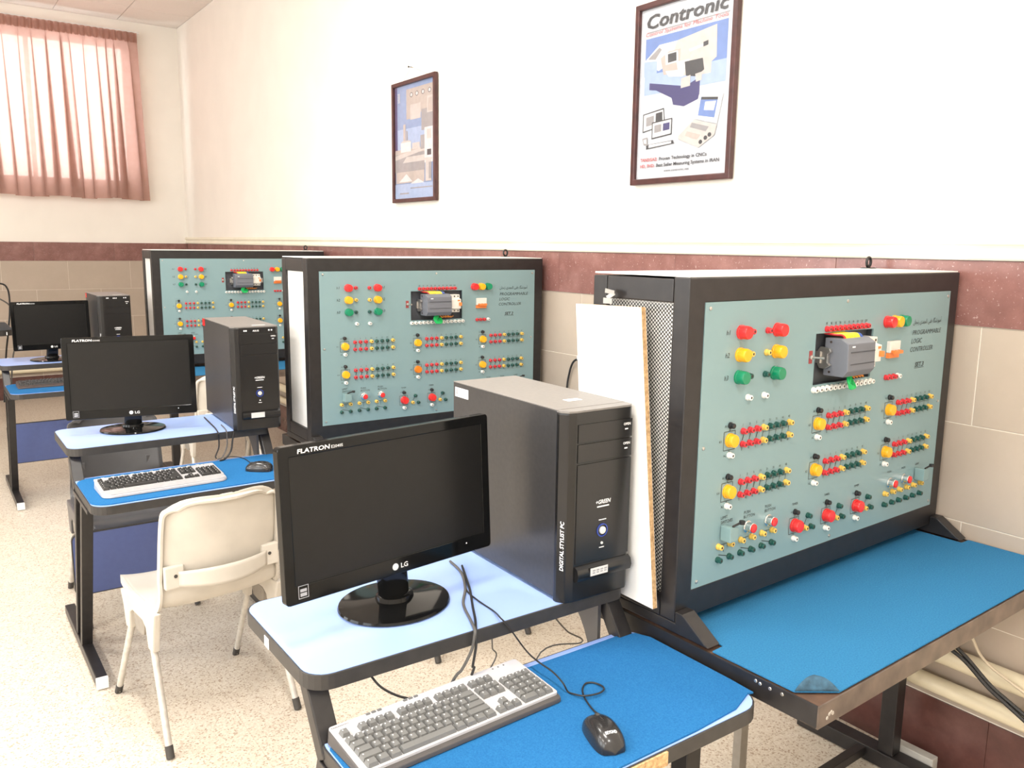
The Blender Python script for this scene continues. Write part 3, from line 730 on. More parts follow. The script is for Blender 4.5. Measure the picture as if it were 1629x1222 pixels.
def plc(root):
    """grey controller module with a white three pole breaker on a recessed black plate"""
    a, b, c, d = CUT; z0 = -ZB
    mb = MB(); mb.box(a, b, 0.018, 0.022, c, d)
    for x0, x1, y0, y1, p, q in ((a, b, 0.004, 0.022, c-0.003, c), (a, b, 0.004, 0.022, d, d+0.003), (a-0.003, a, 0.004, 0.022, c, d), (b, b+0.003, 0.004, 0.022, c, d)):
        mb.box(x0, x1, y0, y1, p, q)
    build('recess', mb, 'plc_dark', root, loc=(0, 0, z0))
    rail = MB().box(0.512, b-0.002, 0.006, 0.018, 1.365, 1.395); build('din_rail', rail, 'bright_steel', root, loc=(0, 0, z0))
    m0, m1, mz0, mz1 = 0.529, 0.655, 1.334, 1.430
    poly = [(0.005, mz0), (0.005, mz1), (-0.040, mz1), (-0.060, mz1-0.012), (-0.062, mz0+0.016), (-0.050, mz0)]
    mod = MB(); mod.prism(poly, m0, m1, 'x'); mo = build('controller_module', mod, 'plc_grey', root, bevel=0.0025, loc=(0, 0, z0))
    g = MB()
    for zz in (mz0+0.032, mz0+0.062): g.box(m0+0.012, m1-0.004, -0.0630, -0.0600, zz, zz+0.0016)
    build('cover_joint', g, 'plc_dark', mo)
    build('logo_print', MB().box(m0+0.018, m0+0.030, -0.0612, -0.0600, mz1-0.021, mz1-0.0175), 'print_white', mo)
    s = MB()
    for zz in (mz0+0.010, mz1-0.010): s.lathe([(0.0032, 0), (0.0032, -0.001)], 8, Matrix.Translation((m0, -0.012, zz)), axis='x')
    build('screw_hole', s, 'hole', mo)
    # clamp at the end of the rail
    cl = MB(); cl.prism([(-0.006, 1.352), (0.010, 1.352), (0.016, 1.362), (0.016, 1.398), (0.010, 1.407), (-0.016, 1.404), (-0.020, 1.396), (-0.012, 1.390), (-0.012, 1.368), (-0.020, 1.362)], m0-0.012, m0-0.002, 'x')
    build('rail_clamp', cl, 'bright_steel', root, bevel=0.001, loc=(0, 0, z0))
    # breaker
    br = MB(); br.prism([(0.005, 1.345), (0.005, 1.425), (-0.032, 1.425), (-0.032, 1.408), (-0.046, 1.405), (-0.046, 1.362), (-0.032, 1.359), (-0.032, 1.345)], 0.657, 0.712, 'x')
    bo = build('rail_breaker', br, 'breaker_white', root, bevel=0.0015, loc=(0, 0, z0))
    t = MB()
    for xx in (0.666, 0.6845, 0.703):
        t.lathe([(0.0035, -0.0325), (0.0035, -0.0331)], 8, Matrix.Translation((xx, 0, 1.417)), axis='y'); t.lathe([(0.0035, -0.0325), (0.0035, -0.0331)], 8, Matrix.Translation((xx, 0, 1.352)), axis='y')
    build('terminal', t, 'hole', bo)
    build('toggle', MB().box(0.700, 0.711, -0.056, -0.046, 1.375, 1.390), 'breaker_orange', bo, bevel=0.001)
    build('red_mark', MB().box(0.694, 0.706, -0.0475, -0.0458, 1.396, 1.402), 'breaker_orange', bo)
    # wires over the top and at the bottom
    random.seed(11)
    w = MB()
    for i in range(12):
        x = 0.548+0.0072*i
        mi = 0 if i not in (0, 10, 11) else (1 if i == 0 else 2)
        w.tube(smooth_path([(x-0.012, 0.012, 1.440), (x-0.008, -0.012, 1.440-0.002), (x, -0.030, 1.436+0.003*random.random()), (x+0.004, -0.036, 1.428)], 4), 0.0028, 5, mi=mi)
    put('top_wires', w.mesh('top_wires', ['wire_yellow', 'wire_red', 'wire_blue'], smooth=True), mo)
    g = MB()
    for i in range(5):
        x = 0.585+0.005*i
        g.tube(smooth_path([(x, -0.030, 1.333), (x-0.012-0.003*i, -0.040, 1.318-0.004*i), (x+0.012, -0.036, 1.308-0.002*i), (x+0.016, -0.02, 1.322)], 5), 0.0024, 5)
    put('green_wires', g.mesh('green_wires', 'wire_green', smooth=True), mo)
    g = MB()
    for i in range(4):
        g.tube(smooth_path([(0.615+0.012*i, -0.022, 1.333), (0.625+0.014*i, -0.026, 1.323), (0.655+0.013*i, -0.006, 1.326)], 4), 0.0022, 5)
    put('orange_wires', g.mesh('orange_wires', 'wire_orange', smooth=True), mo)
def wall_breaker(root):
    x0, x1 = 0.819, 0.873
    b = MB(); b.box(x0, x1, -0.012, -0.001, 1.372, 1.404); bo = build('panel_breaker', b, 'breaker_white', root, bevel=0.0015, loc=(0, 0, -ZB))
    build('breaker_foot', MB().box(x0, x1, -0.010, -0.001, 1.357, 1.3715), 'breaker_orange', bo)
    t = MB()
    for i in range(3): t.box(x0+0.006+0.0175*i, x0+0.013+0.0175*i, -0.020, -0.0122, 1.372, 1.379)
    t.box(x0+0.005, x1-0.005, -0.024, -0.0198, 1.370, 1.378)
    build('toggle', t, 'breaker_orange', bo)
def make_board(label, x, y, rz, setname, side):
    root = thing('trainer_board', label, 'control board', (x, y, ZB), rz, 'trainer boards on the benches')
    o = (0, 0, -ZB); C = BOARD_CACHE
    if 'frame' not in C:
        f = MB()
        f.ring([(0, ZBOT), (W, ZBOT), (W, ZT), (0, ZT)], [(PX0, PZ0), (PX1, PZ0), (PX1, PZ1), (PX0, PZ1)], 0.0, 0.045, 'y')
        C['frame'] = f.mesh('front_frame', 'black_paint', bevel=0.003)
        f = MB()     # rear uprights and rails
        f.box(0, 0.045, D-0.045, D, ZBOT, ZT-0.004); f.box(W-0.045, W, D-0.045, D, ZBOT, ZT-0.004)
        for xx in (0.0, W-0.045):
            f.box(xx, xx+0.045, 0.046, D-0.046, ZT-0.056, ZT-0.004); f.box(xx, xx+0.045, 0.046, D-0.046, ZBOT, ZBOT+0.05)
        f.box(0.046, W-0.046, D-0.045, D, ZT-0.05, ZT-0.004); f.box(0.046, W-0.046, D-0.045, D, ZBOT, ZBOT+0.05)
        C['rear'] = f.mesh('side_frame', 'black_paint', bevel=0.003)
        C['top'] = MB().box(0.004, W-0.004, 0.004, D, ZT+0.0005, ZT+0.004).mesh('top_sheet', 'white_melamine')
        C['back'] = MB().box(0.046, W-0.046, D-0.02, D-0.012, ZBOT+0.051, ZT-0.051).mesh('back_sheet', 'white_melamine')
        C['foot'] = MB().prism([(D, 0.0005), (D, ZBOT-ZB-0.0005), (-0.0005, ZBOT-ZB-0.0005), (-0.0005, 0.052), (-0.022, 0.052), (-0.098, 0.0005)], 0, 0.042, 'x').mesh('foot_bracket', 'black_paint', bevel=0.003)
        C['panel'] = board_panel_mesh()
        C['rside'] = MB().box(W-0.020, W-0.014, 0.046, D-0.046, ZBOT+0.051, ZT-0.057).mesh('side_sheet', 'white_melamine')
        mb = MB(); mb.tube([(0, 0, 0.005)]+[(0.0, 0.012*math.sin(a), 0.020-0.015*math.cos(a)) for a in [k*PI/6 for k in range(1, 12)]]+[(0, -0.002, 0.006)], 0.0045, 8); mb.box(-0.016, 0.016, -0.018, 0.018, 0, 0.003)
        C['clamp'] = mb.mesh('cable_clamp', 'black_plastic', smooth=True)
    put('front_frame', C['frame'], root, o); put('side_frame', C['rear'], root, o); put('top_sheet', C['top'], root, o); put('back_sheet', C['back'], root, o)
    put('side_sheet', C['rside'], root, o)
    put('foot_bracket', C['foot'], root, (0, 0, 0)); put('foot_bracket', C['foot'], root, (W-0.042, 0, 0))
    put('panel', C['panel'], root, o)
    put('lettering', board_print_mesh(setname, True), root, o)
    if 'print' not in C: C['print'] = board_print_mesh(setname, False)
    put('panel_print', C['print'], root, o)['kind'] = 'stuff'
    put('cable_clamp', C['clamp'], root, (1.165, D-0.03, ZT-ZB+0.004), (0, 0, PI/2))
    if side == 'sheet':
        build('side_sheet', MB().box(0.010, 0.016, 0.046, D-0.046, ZBOT+0.051, ZT-0.057), 'white_melamine', root, loc=o)
    else:
        # perforated steel sheet with real round holes, a white sheet added close behind to make them bright
        p = MB(); y0, y1, z0, z1 = 0.046, D-0.046, ZBOT+0.051, ZT-0.057
        ca, cb, rr = 0.00495, 0.0047, 0.0029
        j = 0
        while z0+j*cb <= z1:
            i = 0
            while y0+(2*i+j % 2)*ca <= y1:
                cy, cz = y0+(2*i+j % 2)*ca, z0+j*cb; i += 1
                v = [(0.010, cy+ca, cz), (0.010, cy, cz+cb), (0.010, cy-ca, cz), (0.010, cy, cz-cb)]
                v += [(0.010, cy+rr*math.cos(k*PI/4), cz+rr*math.sin(k*PI/4)) for k in range(8)]
                p.add(v, [(0, 1, 6, 5, 4), (1, 2, 8, 7, 6), (2, 3, 10, 9, 8), (3, 0, 4, 11, 10)])
            j += 1
        po = put('perforated_sheet', p.mesh('perforated_sheet', 'black_paint', fix=False), root, o)
        build('added_hole_backing', MB().box(0.0114, 0.016, y0, y1, z0, z1), 'white_melamine', root, loc=o)
    # lamps and jacks
    def jk(c, x, z): put('jack', JM[c], root, (x, -0.001, z-ZB))
    def lp(c, x, z): put('signal_lamp', LM[c], root, (x, -0.001, z-ZB))
    for i, c in enumerate(('red', 'amber', 'green')):
        z = 1.4625-0.0515*i; lp(c, 0.179, z); lp(c, 0.314, z-0.001)
        jc = ('red', 'yellow', 'green')[i]; jk(jc, 0.214, z); jk(jc, 0.277, z-0.001); lp(c, 0.808+0.0373*i, 1.4575)
    jk('white', 0.216, 1.309); jk('white', 0.277, 1.308)
    for i in range(10): jk('red', 0.521+0.0202*i, 1.4525)
    for i in range(14): jk('white', 0.480+0.0204*i, 1.3005)
    for i in range(3): jk('red', 0.825+0.0202*i, 1.303)
    jk('white', 0.886, 1.303)
    for k, (x0, z0) in enumerate(KPOS):
        lp('k_orange' if (setname == 'SET.2' and k == 4) else 'k_amber', x0, z0); jk('black', x0-0.001, z0+0.035); jk('white', x0, z0-0.035)
        for i in range(8):
            c = ('red', 'red', 'red', 'yellow', 'green', 'green', 'green', 'yellow')[i]
            jk(c, x0+0.046+0.0257*i, z0+0.016); jk(c, x0+0.046+0.0257*i, z0-0.0150)
    for x0 in (0.44, 0.582, 0.725):
        lp('k_red', x0, 0.9545); jk('black', x0-0.001, 0.990); jk('white', x0-0.001, 0.920); jk('green', x0+0.0565, 0.970); jk('yellow', x0+0.0425, 0.940); jk('green', x0+0.072, 0.938)
    for x0, ls in ((0.160, 1), (0.242, 0), (0.324, 0), (0.895, 0), (0.974, 0), (1.054, 1)):
        jk('yellow', x0-0.021, 0.962); jk('yellow', x0+0.020, 0.962); jk('green', x0-0.021, 0.930); jk('green', x0+0.020, 0.930)
        if ls:
            b = put('limit_switch', LS_BODY, root, (x0, -0.001, 0.996-ZB)); put('lever', LS_LEVER, b)
        else:
            b = put('push_button', PB_BODY, root, (x0+0.001, -0.001, 0.991-ZB)); put('button_cap', PB_CAP, b)
    for x0, z0 in ((0.068, 1.520), (0.608, 1.520), (1.142, 1.518), (0.068, 1.207), (1.140, 1.205), (0.068, 0.893), (0.606, 0.892), (1.142, 0.893)):
        put('screw', SCREW, root, (x0, -0.001, z0-ZB))
    tg = put('toggle_switch', TOGGLE, root, (0.460, -0.002, 1.385-ZB)); put('toggle_plate', TOGGLE_PLATE, tg, (0, 0.0012, 0))
    plc(root); wall_breaker(root)
    return root
BOARDS = [(1.3364, 1.2253, 0.0332), (1.3155, 3.2992, -0.0166), (1.2942, 5.9450, -0.0203)]
make_board('black framed trainer board lettered SET.3 beside the leaning white chipboard', *BOARDS[0], 'SET.3', 'perforated')
make_board('black framed trainer board lettered SET.2', *BOARDS[1], 'SET.2', 'sheet')
make_board('black framed trainer board partly behind the one lettered SET.2', *BOARDS[2], 'SET.1', 'sheet')

# ------------------------------------------------------------------ benches under the boards
BF = -0.37                       # front edge relative to the board face
BB = 0.36
def make_bench(label, x, y, rz, worn):
    root = thing('steel_bench', label, 'bench', (x, y, 0), rz, 'steel benches under the trainer boards')
    rim = 'worn_steel'
    zt = ZB-0.008
    build('bench_top', MB().box(0.004, W+0.002, BF+0.004, BB-0.004, zt-0.022, zt-0.0005), 'bare_wood', root)
    f = MB(); f.box(-0.001, W+0.006, BF, BF+0.0035, zt-0.046, zt+0.002); f.box(-0.001, W+0.006, BF+0.0035, BF+0.040, zt-0.046, zt-0.042)
    build('front_rim', f, 'worn_steel', root, bevel=0.001)
    f = MB(); f.box(-0.001, W+0.006, BB-0.0035, BB, zt-0.046, zt+0.002); build('back_rim', f, 'black_paint', root)
    for xx in (-0.001, W+0.0025):
        f = MB(); f.box(xx, xx+0.0035, BF+0.0036, BB-0.0036, zt-0.046, zt+0.002); build('side_rim', f, 'black_paint', root, bevel=0.001)
    for xx in (0.07, 1.072):
        f = MB(); f.box(xx, xx+0.05, 0.0, 0.05, 0.056, zt-0.0465); build('leg', f, 'black_paint', root, bevel=0.003)
        f = MB(); f.box(xx-0.005, xx+0.055, -0.20, 0.34, 0.004, 0.055); build('foot_rail', f, 'black_paint', root, bevel=0.003)
    f = MB(); f.bar((0.125, 0.10, 0.035), (1.066, 0.10, 0.035), 0.03, 0.03, side=(0, 1, 0)); build('stretcher', f, 'black_paint', root, bevel=0.002)
    f = MB(); f.box(0.655, 0.69, 0.27, 0.30, 0.002, zt-0.047); build('support_leg', f, 'leg_shadow_steel', root, bevel=0.002)
    if worn:
        d = MB()
        random.seed(5)
        for i in range(4): d.lathe([(0.004, 0), (0.003, -0.0012)], 8, Matrix.Translation((-0.0012, BF+0.07+0.025*i+0.02*random.random(), zt-0.006-0.004*random.random())), axis='x')
        for a, b in ((0.030, 0.0), (0.037, 0.006), (0.043, 0.008), (0.049, 0.004)): d.lathe([(0.0045, 0), (0.003, -0.0012)], 8, Matrix.Translation((a, BF-0.0001, zt-0.031+b)), axis='y')
        build('weld_spots', d, 'bright_steel', root)
        build('block', MB().box(1.130, 1.165, -0.10, 0.06, 0.015, 0.075), 'block_grey', root, bevel=0.003)
    return root
for i, (b, lab) in enumerate(zip(BOARDS, ('worn brown steel bench under the trainer board lettered SET.3', 'steel bench under the trainer board lettered SET.2', 'steel bench under the farthest trainer board behind SET.2'))):
    make_bench(lab, *b, i == 0)
def bench_mat(label, x, y, rz, curl):
    # the mat lies in front of the board and runs on under it between the two foot brackets
    a0, a1, b0, b1, b2 = 0.006, W-0.004, BF+0.006, -0.106, 0.045
    out = [(a0, b0)] if not curl else [(a0, b0+0.054), (a0+0.072, b0)]
    out += [(a1, b0), (a1, b1), (a1-0.042, b1+0.002), (a1-0.042, b2), (a0+0.040, b2), (a0+0.040, b1+0.002), (a0, b1)]
    o = build('felt_mat', MB().prism(out, ZB-0.0050, ZB-0.0020), 'felt_light'); o.location = (x, y, 0); o.rotation_euler = (0, 0, rz)
    if curl:
        p, q, tip = Vector((a0, b0+0.054, ZB-0.0018)), Vector((a0+0.072, b0, ZB-0.0018)), Vector((a0+0.052, b0+0.046, ZB+0.018))
        n = 10; fv = []; ff = []; row = []
        for j in range(n+1):
            t_ = j/n; l, r_ = p.lerp(tip, t_), q.lerp(tip, t_); row.append(len(fv))
            for i in range(n+1):
                c = l.lerp(r_, i/n); c.z += 0.010*math.sin(PI*t_)*(1-0.3*t_); fv.append(c)
        ff = [(j*(n+1)+i, j*(n+1)+i+1, (j+1)*(n+1)+i+1, (j+1)*(n+1)+i) for j in range(n) for i in range(n)]
        fl = put('curled_corner', MB().add(fv, ff).mesh('curled_corner', 'felt_back', smooth=True, fix=False), o)
        sm = fl.modifiers.new('thick', 'SOLIDIFY'); sm.thickness = 0.002; sm.offset = 1
    return tag(o, label, 'mat', 'blue felt mats on the benches')
bench_mat('blue felt mat with a curled corner on the bench under SET.3', *BOARDS[0], True)
bench_mat('blue felt mat on the bench under the board lettered SET.2', *BOARDS[1], False)
bench_mat('blue felt mat on the bench under the farthest trainer board', *BOARDS[2], False)

# white chipboard sheet leaning on the open side of the nearest board
def leaning_sheet():
    th = 0.014
    t = thing('chipboard_sheet', 'white faced chipboard sheet leaning on the open side of the nearest board', 'board', (0, 0, 0))
    # bottom edge x~1.317, top edge x~1.325 ; front edge slants back
    b0, b1 = (1.262, 0.838), (1.50, 0.838); t0, t1 = (1.336, 1.518), (1.560, 1.512)
    xb, xt = 1.3035, 1.3035
    q = [(b0, xb), (b1, xb), (t1, xt), (t0, xt)]
    def corner(c, x, dx): return (x+dx, c[0], c[1])
    v = [corner(c, x, 0) for c, x in q]+[corner(c, x, th) for c, x in q]
    core = MB().add([(p[0]+(0.0006 if i < 4 else -0.0006), p[1], p[2]) for i, p in enumerate(v)], [(0, 1, 2, 3), (4, 5, 6, 7), (0, 1, 5, 4), (1, 2, 6, 5), (2, 3, 7, 6), (3, 0, 4, 7)])
    build('core', core, 'chipboard', t)
    for dx in (0.0, th-0.0005):
        w = [corner(c, x, dx) for c, x in q]+[corner(c, x, dx+0.0005) for c, x in q]
        build('white_facing', MB().add(w, [(0, 1, 2, 3), (4, 5, 6, 7), (0, 1, 5, 4), (1, 2, 6, 5), (2, 3, 7, 6), (3, 0, 4, 7)]), 'white_melamine', t)
    c = MB(); c.bar((1.309, 1.452, 1.519), (1.309, 1.452, 1.532), 0.03, 0.002, side=(0, 1, 0)); c.bar((1.309, 1.455, 1.532), (1.3095, 1.430, 1.545), 0.002, 0.010); c.bar((1.309, 1.430, 1.545), (1.3095, 1.462, 1.549), 0.002, 0.010)
    build('metal_clip', c, 'bright_steel', t)
leaning_sheet()

# ------------------------------------------------------------------ two-level computer desks
ZK, ZM = 0.7505, 0.869           # keyboard shelf, monitor shelf (laminate tops)
DW = 0.795
def shelf(root, name, x0, x1, y0, y1, r, z, th=0.030):
    e = 0.004
    o_ = rrect(x0, x1, y0, y1, r); i_ = rrect(x0+e, x1-e, y0+e, y1-e, tuple(max(q-e, 0.001) for q in r))
    s = build(name, MB().prism(i_, z-th, z), 'laminate_blue', root)
    build('edge_band', MB().ring(o_, i_, z-th-0.001, z-0.0008), 'edge_band', s, bevel=0.0012)
    return s
def make_desk(label, x0, kbf, kd=0.40, md=0.38, rz=0.0, chip=False):
    root = thing('computer_desk', label, 'desk', (x0, kbf, 0), rz, 'two-level computer desks')
    k = shelf(root, 'keyboard_shelf', 0, DW, 0, kd, (0.06, 0.06, 0.05, 0.05), ZK)
    m = shelf(root, 'monitor_shelf', -0.010, DW-0.032, kd-0.012, kd-0.005+md, (0.05, 0.02, 0.02, 0.05), ZM)
    for side in (0, 1):
        xa, xb = (-0.002, 0.038) if side == 0 else (DW-0.062, DW-0.022)
        xc = (xa+xb)/2
        f = MB(); f.bar((xc, kd+0.045, ZM-0.032), (xc, kd-0.035, ZK-0.031), 0.04, 0.036)
        build('upper_strut', f, 'black_paint', root, bevel=0.003)
        f = MB(); f.bar((xc, kd*0.55, ZK-0.033), (xc, kd+0.085, 0.047), 0.04, 0.03); build('front_post', f, 'black_paint', root, bevel=0.003)
        f = MB(); f.bar((xc, kd*0.55+0.15, ZK-0.033), (xc, kd+0.205, 0.047), 0.036, 0.03); build('rear_post', f, 'black_paint', root, bevel=0.003)
        f = MB(); f.box(xa, xb, 0.192, 0.96, 0.008, 0.046); build('foot_beam', f, 'black_paint', root, bevel=0.003)
        f = MB(); f.box(xa-0.001, xb+0.001, 0.175, 0.1915, 0.004, 0.047); build('foot_cap', f, 'white_plastic', root, bevel=0.003)
        f = MB(); f.box(xa-0.002, xb+0.004, 0.09, kd-0.03, ZK-0.046, ZK-0.0322); build('shelf_bracket', f, 'black_paint', root, bevel=0.001)
    # curved gusset plate at the right support
    n = 10; pts = [(kd+0.03, ZM-0.033), (kd+0.20, ZM-0.033)]
    arc = [(kd+0.20-0.15*math.sin(a), ZM-0.033-0.02-0.19*(1-math.cos(a))) for a in [q*PI/2/n for q in range(n+1)]]
    build('gusset_plate', MB().prism(pts+arc[::1]+[(kd+0.03, ZM-0.24)], DW-0.075, DW-0.0655, 'x'), 'grey_plastic', root)
    # modesty panel
    p = rrect(0.012, DW-0.012, 0.175, 0.445, 0.03); q = rrect(0.016, DW-0.016, 0.179, 0.441, 0.027)
    yp = kd+0.27
    mp = build('modesty_panel', MB().prism(q, yp, yp+0.016, 'y'), 'panel_blue', root)
    build('edge_band', MB().ring(p, q, yp-0.0005, yp+0.0165, 'y'), 'edge_band', mp)
    if chip:
        build('white_tape', MB().box(-0.0112, -0.0102, kd+0.20, kd+0.225, ZM-0.030, ZM-0.008), 'print_white', m)
        build('bare_edge', MB().box(0.38, 0.51, -0.0045, -0.0001, ZK-0.029, ZK-0.002), 'chipboard', k)
    return root
DESKS = [(0.530, 0.957), (0.425, 3.03), (0.400, 5.58)]
make_desk('blue topped computer desk with the large LG monitor and chipped front edge', *DESKS[0], chip=True)
make_desk('blue topped computer desk behind the cream chair', *DESKS[1], kd=0.43, md=0.40)
make_desk('blue topped computer desk nearest to the window wall', *DESKS[2], kd=0.43, md=0.40)
def desk_mat(label, x0, kbf, kd, poly=None):
    z = ZK+0.0003
    if poly is None: poly = rrect(0.004, DW-0.001, 0.014, kd-0.030, (0.06, 0.03, 0.06, 0.06), 8)
    o = build('felt_mat', MB().prism(poly, z, z+0.0035), 'felt')
    o.location = (x0, kbf, 0)
    return tag(o, label, 'mat', 'blue felt mats on the keyboard shelves')
desk_mat('bright blue felt mat under the grey-keyed keyboard and mouse', *DESKS[0], 0.40, [(0.004, 0.08)]+[(0.006, 0.03), (0.02, 0.010), (0.06, 0.003), (0.40, 0.006), (0.60, 0.008), (0.72, 0.016), (0.785, 0.040), (0.797, 0.036)]+[(0.799, 0.10), (0.796, 0.33), (0.78, 0.365), (0.745, 0.378), (0.6, 0.376), (0.1, 0.378), (0.03, 0.37), (0.006, 0.34)])
desk_mat('bright blue felt mat under the silver keyboard with black keys', *DESKS[1], 0.43)
desk_mat('bright blue felt mat under the dark keyboard nearest the window wall', *DESKS[2], 0.43)

# ------------------------------------------------------------------ monitors
MW, MH = 0.520, 0.312
MCACHE = {}
def make_monitor(label, bx, by, cx, cy, cz, yaw, tilt, MW=0.52, MH=0.312, zs=ZM):
    """bx,by: foot centre on the shelf; cx,cy,cz: screen centre"""
    root = thing('monitor', label, 'monitor', (bx, by, zs), yaw, 'flat black monitors')
    R = Matrix.Rotation(-yaw, 4, 'Z')
    c = R @ Vector((cx-bx, cy-by, 0)); c.z = cz-zs
    T = Matrix.Translation(c) @ Matrix.Rotation(-tilt, 4, 'X')
    def hd(name, mb, mats, parent=root, **k):
        mb.v = [tuple(T @ Vector(p)) for p in mb.v]; return build(name, mb, mats, parent, **k)
    w, h = MW/2, MH/2
    o_ = rrect(-w, w, -h, h, 0.008, 3); i_ = rrect(-w+0.022, w-0.022, -h+0.036, h-0.022, 0.001, 3)
    fr = hd('bezel', MB().ring(o_, i_, 0.0, 0.020, 'y'), 'black_gloss', bevel=0.002)
    sc = hd('screen', MB().box(-w+0.0218, w-0.0218, 0.0015, 0.012, -h+0.0358, h-0.0218), 'screen')
    b = MB(); b.prism(rrect(-w+0.006, w-0.006, -h+0.006, h-0.006, 0.01, 3), 0.0202, 0.034, 'y'); b.prism(rrect(-w+0.07, w-0.07, -h+0.05, h-0.05, 0.03, 4), 0.034, 0.052, 'y')
    hd('back_shell', b, 'black_plastic', bevel=0.003)
    t = MB(); text(t, 'FLATRON', -w+0.040, h-0.0165, 0.0085, 0.070, -0.0006, bold=1, slant=0.1); text(t, 'E2040S', -w+0.114, h-0.0165, 0.0058, 0.026, -0.0006)
    hd('brand_print', t, 'print_white', fr)
    t = MB(); text(t, 'LG', 0.006, -h+0.0125, 0.010, 0.018, -0.0006, bold=1)
    t.lathe([(0.0075, -0.0002), (0.0075, -0.0007)], 20, Matrix.Translation((-0.008, 0, -h+0.0175)), axis='y')
    hd('logo', t, 'label_silver', fr)
    t = MB(); q = (-w+0.038, -h+0.022); t.ring([(q[0]-0.012, q[1]-0.012), (q[0]+0.010, q[1]-0.012), (q[0]+0.010, q[1]+0.014), (q[0]-0.012, q[1]+0.014)], [(q[0]-0.0108, q[1]-0.0108), (q[0]+0.0088, q[1]-0.0108), (q[0]+0.0088, q[1]+0.0128), (q[0]-0.0108, q[1]+0.0128)], -0.0006, -0.0002, 'y')
    t.box(q[0]-0.008, q[0]+0.006, -0.0006, -0.0002, q[1]+0.001, q[1]+0.007); t.box(q[0]-0.008, q[0]+0.006, -0.0006, -0.0002, q[1]-0.008, q[1]-0.001)
    hd('sticker', t, 'print_grey', fr)
    hd('power_light', MB().box(w-0.075, w-0.072, -0.0006, -0.0002, -h+0.022, -h+0.025), 'print_white', fr)
    # neck and foot
    top = T @ Vector((0, 0.030, -h+0.04))
    nk = MB()
    for sx in (0,):
        nk.prism(rrect(-0.034, 0.034, -0.018, 0.018, 0.012, 4), 0.008, top.z, 'z', M=Matrix(((1, 0, top.x/top.z, 0), (0, 1, top.y/top.z, 0), (0, 0, 1, 0), (0, 0, 0, 1))))
    build('neck', nk, 'black_gloss', root, smooth=True)
    f = MB(); S_ = Matrix.Diagonal((1.10, 0.96, 1, 1)); f.lathe([(0.112, 0.0005), (0.116, 0.004), (0.114, 0.0085), (0.09, 0.0125), (0.05, 0.015), (0.035, 0.018)], 48, S_); build('foot', f, 'black_gloss', root, smooth=True)
    f = MB(); f.lathe([(0.040, 0.017), (0.038, 0.026), (0.032, 0.03)], 24, S_); build('swivel', f, 'black_gloss', root, smooth=True)
    return root
make_monitor('black LG monitor on the desk with the chipped front edge', 0.800, 1.552, 0.786, 1.514, 1.113, 0.124, 0.055)
make_monitor('black LG monitor on the desk behind the cream chair', 0.695, 3.695, 0.693, 3.660, 1.098, -0.190, 0.060, 0.494, 0.332)
make_monitor('black LG monitor on the desk nearest to the window wall', 0.695, 6.17, 0.703, 6.13, 1.10, 0.03, 0.05, 0.452, 0.312)

